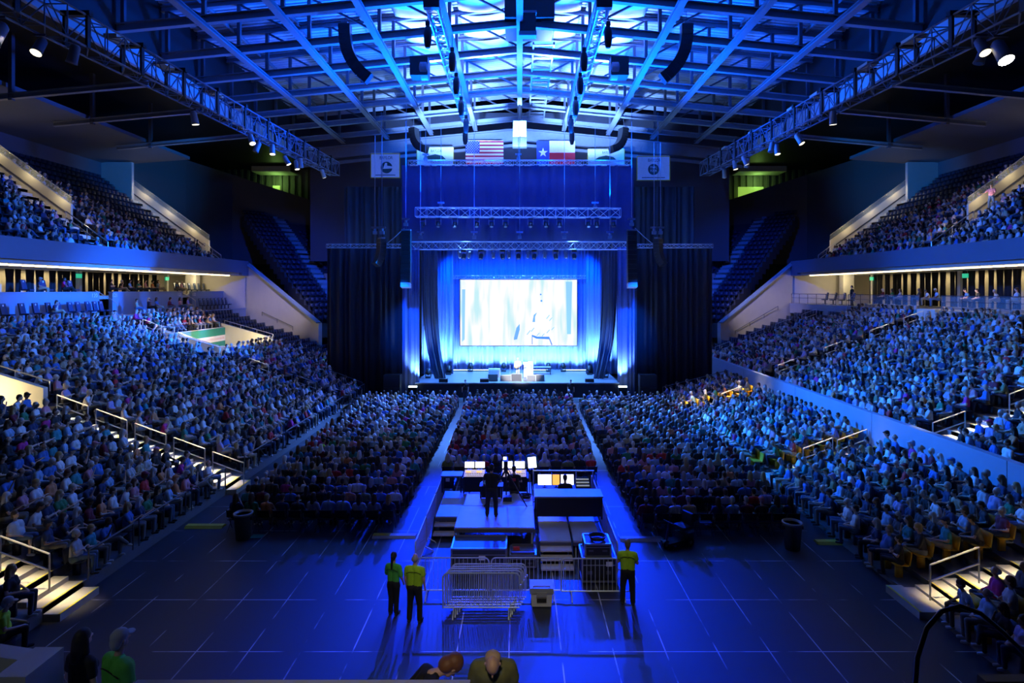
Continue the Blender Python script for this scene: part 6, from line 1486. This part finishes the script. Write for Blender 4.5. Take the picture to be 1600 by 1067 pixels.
for p_ in (sp1, sp2):
    if p_.get('used') is None:
        for c in list(p_.children): bpy.data.objects.remove(c)
        bpy.data.objects.remove(p_)
sc0 = None
for (x, y, z, rz, lab) in SUITE_CH:
    if sc0 is None:
        sc0 = thing('suite_chair', lab, 'chair', (x, y, z), rz, 'suite chairs')
        MB().box(-.28, .28, -.22, .28, .40, .50).build('seat', SEATM, sc0); MB().prism([(-.29, -.22, .45), (-.29, -.32, 1.12), (-.29, -.25, 1.14), (-.29, -.12, .46)], (.58, 0, 0)).build('backrest', M('navy vinyl', (.02, .045, .11), .4), sc0)
        MB().box(-.05, .05, -.05, .05, .04, .4).build('pedestal', STEEL, sc0); MB().lathe([(.26, 0), (.26, .04)], n=12).build('base', STEEL, sc0)
        MB().ell((0, -.225, 1.0), (.07, .012, .09), 10, 6).build('emblem', WHITEP, sc0)
    else: dup(sc0, (x, y, z), rz, lab, None, 'suite chairs')
# folding chairs on the floor
def make_fold():
    t = thing('folding_chair', '-', 'chair')
    MB().box(-.21, .21, -.2, .2, .43, .45).build('seat', PLASTIC, t); MB().prism([(-.21, -.24, .55), (-.21, -.27, .80), (-.21, -.25, .80), (-.21, -.22, .55)], (.42, 0, 0)).build('backrest', PLASTIC, t)
    for sx in (-1, 1):
        MB().tube((sx * .22, -.26, .82), (sx * .22, .18, 0), .013, 5).build('leg', STEEL, t); MB().tube((sx * .19, .15, .43), (sx * .19, -.26, 0), .013, 5).build('leg', STEEL, t)
    return t
def fold_single():
    b = MB(); b.box(-.21, .21, -.2, .2, .43, .45); b.box(-.21, .21, -.26, -.24, .55, .80)
    for sx in (-1, 1): b.bar((sx * .22, -.26, .82), (sx * .22, .18, 0), .025); b.bar((sx * .19, .15, .43), (sx * .19, -.26, 0), .025)
    return b
fb = fold_single(); FV = np.array(fb.v, np.float32); FF = np.array(fb.f, np.int32); fme = fb.mesh('folding chair', [PLASTIC]); fp = make_fold()
FLOORCH.sort(key=lambda c: c[1]); V_, T_, M_, o_ = [], [], [], 0; nf = 0
for (x, y, z, rz, (bn, i, j)) in FLOORCH:
    lab = 'black folding chair, %s row from back, %s, %s from left' % (nth(i + 1), bn, nth(j))
    if i <= 1:
        if fp.get('used') is None: fp['used'] = 1; fp.location = (x, y, z); fp['label'] = lab; fp['group'] = 'folding chairs on the floor'
        else: dup(fp, (x, y, z), rz, lab, None, 'folding chairs on the floor')
        nf += 1
    elif nf < 296:
        o = bpy.data.objects.new('folding_chair', fme); COL.objects.link(o); o.location = (x, y, z); tag(o, lab, 'chair', 'folding chairs on the floor'); nf += 1
    else: V_.append(FV + np.array((x, y, z), np.float32)); T_.append(FF + o_); M_.append(np.zeros(len(FF), np.int32)); o_ += len(FV)
tag(mass('floor_seating', V_, T_, M_, [PLASTIC], 4), 'remaining folding chairs under the floor audience', 'seating', kind='stuff')
# =================================================================== light
BLU = (0.0, 0.022, 1.0); CYB = (0.10, 0.35, 1.0); NEU = (0.80, 0.88, 1.0); WRM = (1.0, 0.80, 0.46)
def strip(name, loc, target, e, col, sx, sy, spread):
    o = area(name, loc, target, e, col, sx, sy); o.data.spread = math.radians(spread); return o
def point(name, loc, e, col, r=.2):
    l = bpy.data.lights.new(name, 'POINT'); l.energy = e; l.color = col; l.shadow_soft_size = r; o = bpy.data.objects.new(name, l); COL.objects.link(o); o.location = loc; return o
# blue beams from the upper stage truss over the floor
for k, x in enumerate((-6.5, -2.2, 2.2, 6.5)):
    spot('stage beam', (x, 47.4, 14.2), (x * .3, 18 - abs(x) * .2, 0), 38000, BLU, 25, .8, .15)
for x in (-4, 4): spot('stage wash', (x, 47.3, 14.0), (x * 1.7, 38, 0), 70000, (.07, .24, 1.0), 48, .8, .2)
# roof uplight
for x in (-7.5, -2.5, 2.5, 7.5):
    spot('roof wash', (x, 46.8, 16.2), (x * .8, 42, 29), 42000, (.0, .10, 1.0), 118, .7, .3)
for x in (-5.5, 0, 5.5): spot('roof end wash', (x, 52.0, 20.8), (x * 1.3, 57.5, 27.5), 38000, (.16, .36, 1.0), 84, .8, .3)
for x in (-6.5, -2.5, 2.5, 6.5): spot('liner wash', (x, 44.0, 24.5), (x, 43.2, 30), 5600, (.26, .42, 1.0), 138, .9, .3)
for x in (-7, 7): spot('roof edge wash', (x, 44.5, 18), (x * 2.4, 42, 27), 26000, (.0, .08, 1.0), 100, .9, .3)
# drape washes
for (px, yy, e, ty) in ((669, 49.6, 1500, 51.0), (690, 50.0, 1300, 51.1), (925, 50.0, 1300, 51.1), (948, 49.6, 1500, 51.0)):
    x = XX(px, yy); spot('drape uplight', (x, yy, 1.75), (x, ty + .3, 7.0), e * 2.2, (.16, .42, 1.0), 110, .8, .12)
for px in (705, 735, 760, 787, 810, 835, 857, 880, 905):
    x = XX(px, 53.0); spot('backdrop uplight', (x, 53.3, 1.5), (x, 54.6, 4.0), 1000, (.24, .54, 1.0), 120, .8, .12)
for x in (-8.2, 8.1): spot('leg uplight', (x, 46.2, 1.1), (x * 1.04, 47.2, 6), 2200, (.22, .45, 1.0), 70, .8, .1)
for x in (-5, -2.5, 0, 2.5, 5): spot('backdrop wash', (x, 47.4, 11.8), (x * 1.06, 54.3, 8), 6500, (.0, .11, 1.0), 70, .8, .15)
for x in (-9.2, 9.1): spot('leg wash', (x, 40.5, 11.8), (x * 1.0, 47, 5.5), 12000, (.0, .10, 1.0), 30, 1.0, .15)
for x in (-6, 0, 6): spot('high drape wash', (x, 40.5, 16.5), (x, 49.8, 16), 1500, (.0, .03, 1.0), 100, 1.0, .3)
# performer
spot('follow spot', (.4, 24, 24.5), (.1, 48.6, 1.6), 120000, (1, .97, .92), 7, .5, .1)
spot('stage top light', (0, 47.2, 11.6), (0, 50.5, 1.2), 42000, (.07, .30, 1.0), 112, .8, .1)
# stands
for sgn in (-1, 1):
    for y, e in ((20, 1500), (28, 2100), (36, 2500)):
        spot('stand light', (-17.6 * sgn, y, 19.2), (21 * sgn, y + 2, 4), e, (.50, .75, 1.0), 38, .9, .3)
    for y, e in ((34, 10500), (42, 12000), (24, 6000)):
        spot('stand blue', (-6 * sgn, y + 8, 15.5), (21 * sgn, y - 3, 4), e, (.05, .26, 1.0), 42, .9, .3)
    spot('deck light', (-12 * sgn, 34, 20.5), (34 * sgn, 38, 14.5), 2400, (.55, .66, 1.0), 30, 1.0, .3)
    spot('fascia blue', (0 * sgn, 42, 16), (29 * sgn, 36, 10.5), 30000, (.0, .15, 1.0), 46, .8, .3)
    spot('corner blue', (13 * sgn, 40, 18), (25 * sgn, 63, 10.5), 22000, (.0, .07, 1.0), 38, .9, .3)
    spot('wall warm', (17.5 * sgn, 46, 18.0), (25.0 * sgn, 59.5, 6.0), 6500, WRM, 28, .9, .2)
    strip('suite strip', (37.0 * sgn, 40, 10.1), (37.6 * sgn, 40, 8.4), 260, WRM, 36, .12, 160)
    for k, y in enumerate((41.9, 57.5)):
        for X in ((31.2, 33.6, 36.0, 38.4) if k == 0 else (30.6, 32.8, 35.2, 37.6)):
            point('stair lamp', (X * sgn, y, UZ0 + URISE * (X - UX0) / URUN + 1.5), 30, WRM, .1)
    spot('soffit blue', (20 * sgn, 46, 17.5), (38 * sgn, 59, 21), 11000, (.0, .24, 1.0), 40, .9, .3)
    spot('soffit dim', (24 * sgn, 22, 14), (37 * sgn, 34, 21), 260, (.14, .28, .9), 100, .9, .3)
    spot('edge panel blue', (6 * sgn, 44, 20), (24 * sgn, 38, 23.4), 13000, (.0, .12, 1.0), 60, .9, .3)
    spot('side truss blue', (6 * sgn, 50, 17), (18.3 * sgn, 40, 20.3), 11000, (.0, .12, 1.0), 50, .9, .3)
    spot('house lamp', (18.2 * sgn, 20.3 if sgn < 0 else 21.8, 17.6), (14 * sgn, 13, 0.5), 250, (1, .95, .82), 70, .9, .2)
spot('box blue', (6, 44, 15), (-30, 42, 6.8), 190000, (.0, .15, 1.0), 24, .9, .3)
spot('parapet blue', (-5, 42, 15), (16.5, 28, 2), 80000, (.0, .17, 1.0), 42, .9, .3)
# warm stair lights
def stair(loc, tgt, e, sx, sy, sp=10): strip('stair light', loc, tgt, e, WRM, sx, sy, sp).rotation_euler = (0, 0, 0)
stair((-17, 25.15, 12), (-16.6, 25.15, 2), 210, 8.8, .4, 8)
stair((-14.5, 15.8, 8), (-14.5, 15.8, 1), 34, 5, .5)
stair((-22.5, 41.2, 13), (-22.5, 41.2, 4), 200, 10, .35)
stair((13.6, 15.9, 8), (13.6, 15.9, 1), 36, 4.5, .5)
stair((14.4, 26.2, 10), (14.4, 26.2, 1), 60, 3.5, .4)
stair((13.6, 39.1, 12), (13.6, 39.1, 1), 260, 5, .7, 12)
stair((21.5, 24.05, 13), (21.5, 24.05, 4), 130, 9, .35)
stair((22.5, 40.25, 13.5), (22.5, 40.25, 4), 260, 11, .5, 12)
for (x, y, z, e) in ((-23.2, 24.5, 4.2, 170), (-23.8, 46.5, 5.2, 330), (-22.8, 49.5, 4.6, 90), (-24.5, 40.6, 6.6, 70), (29.3, 38.4, 8.6, 60)):
    point('tunnel lamp', (x, y, z), e, WRM, .3)
for sgn in (-1, 1): point('suite lamp', (33.0 * sgn, 58.6, 9.7), 110, WRM, .3)
# working light over the control position and the staff
for x in (-4.5, 4.5): spot('flag wash', (x, 56.5, 19.8), (x * .9, 61.5, 23.5), 1300, (.36, .42, 1.0), 75, .9, .2)
for x in (-12, 0, 12): spot('end beam wash', (x, 57.5, 20.5), (x, 62.5, 25), 2200, (.0, .12, 1.0), 90, .9, .2)
spot('work light', (1.5, 2.0, 20), (-.2, 16.0, 0.6), 3200, (1.0, .95, .85), 25, 1.0, .3)
spot('floor crowd light', (0, 8, 23), (0, 30, 1), 2000, (.70, .85, 1.0), 40, 1.0, .3)
spot('balcony light', (-.5, -.5, 11.5), (-.5, 6.2, 4.6), 800, (1.0, .82, .58), 40, .9, .2)
spot('balcony light', (-8, 1, 10.5), (-5.4, 7.3, 4.2), 170, (.8, .9, 1.0), 40, .9, .2)
for o in list(bpy.data.objects):
    if o.get('used') is not None: del o['used']
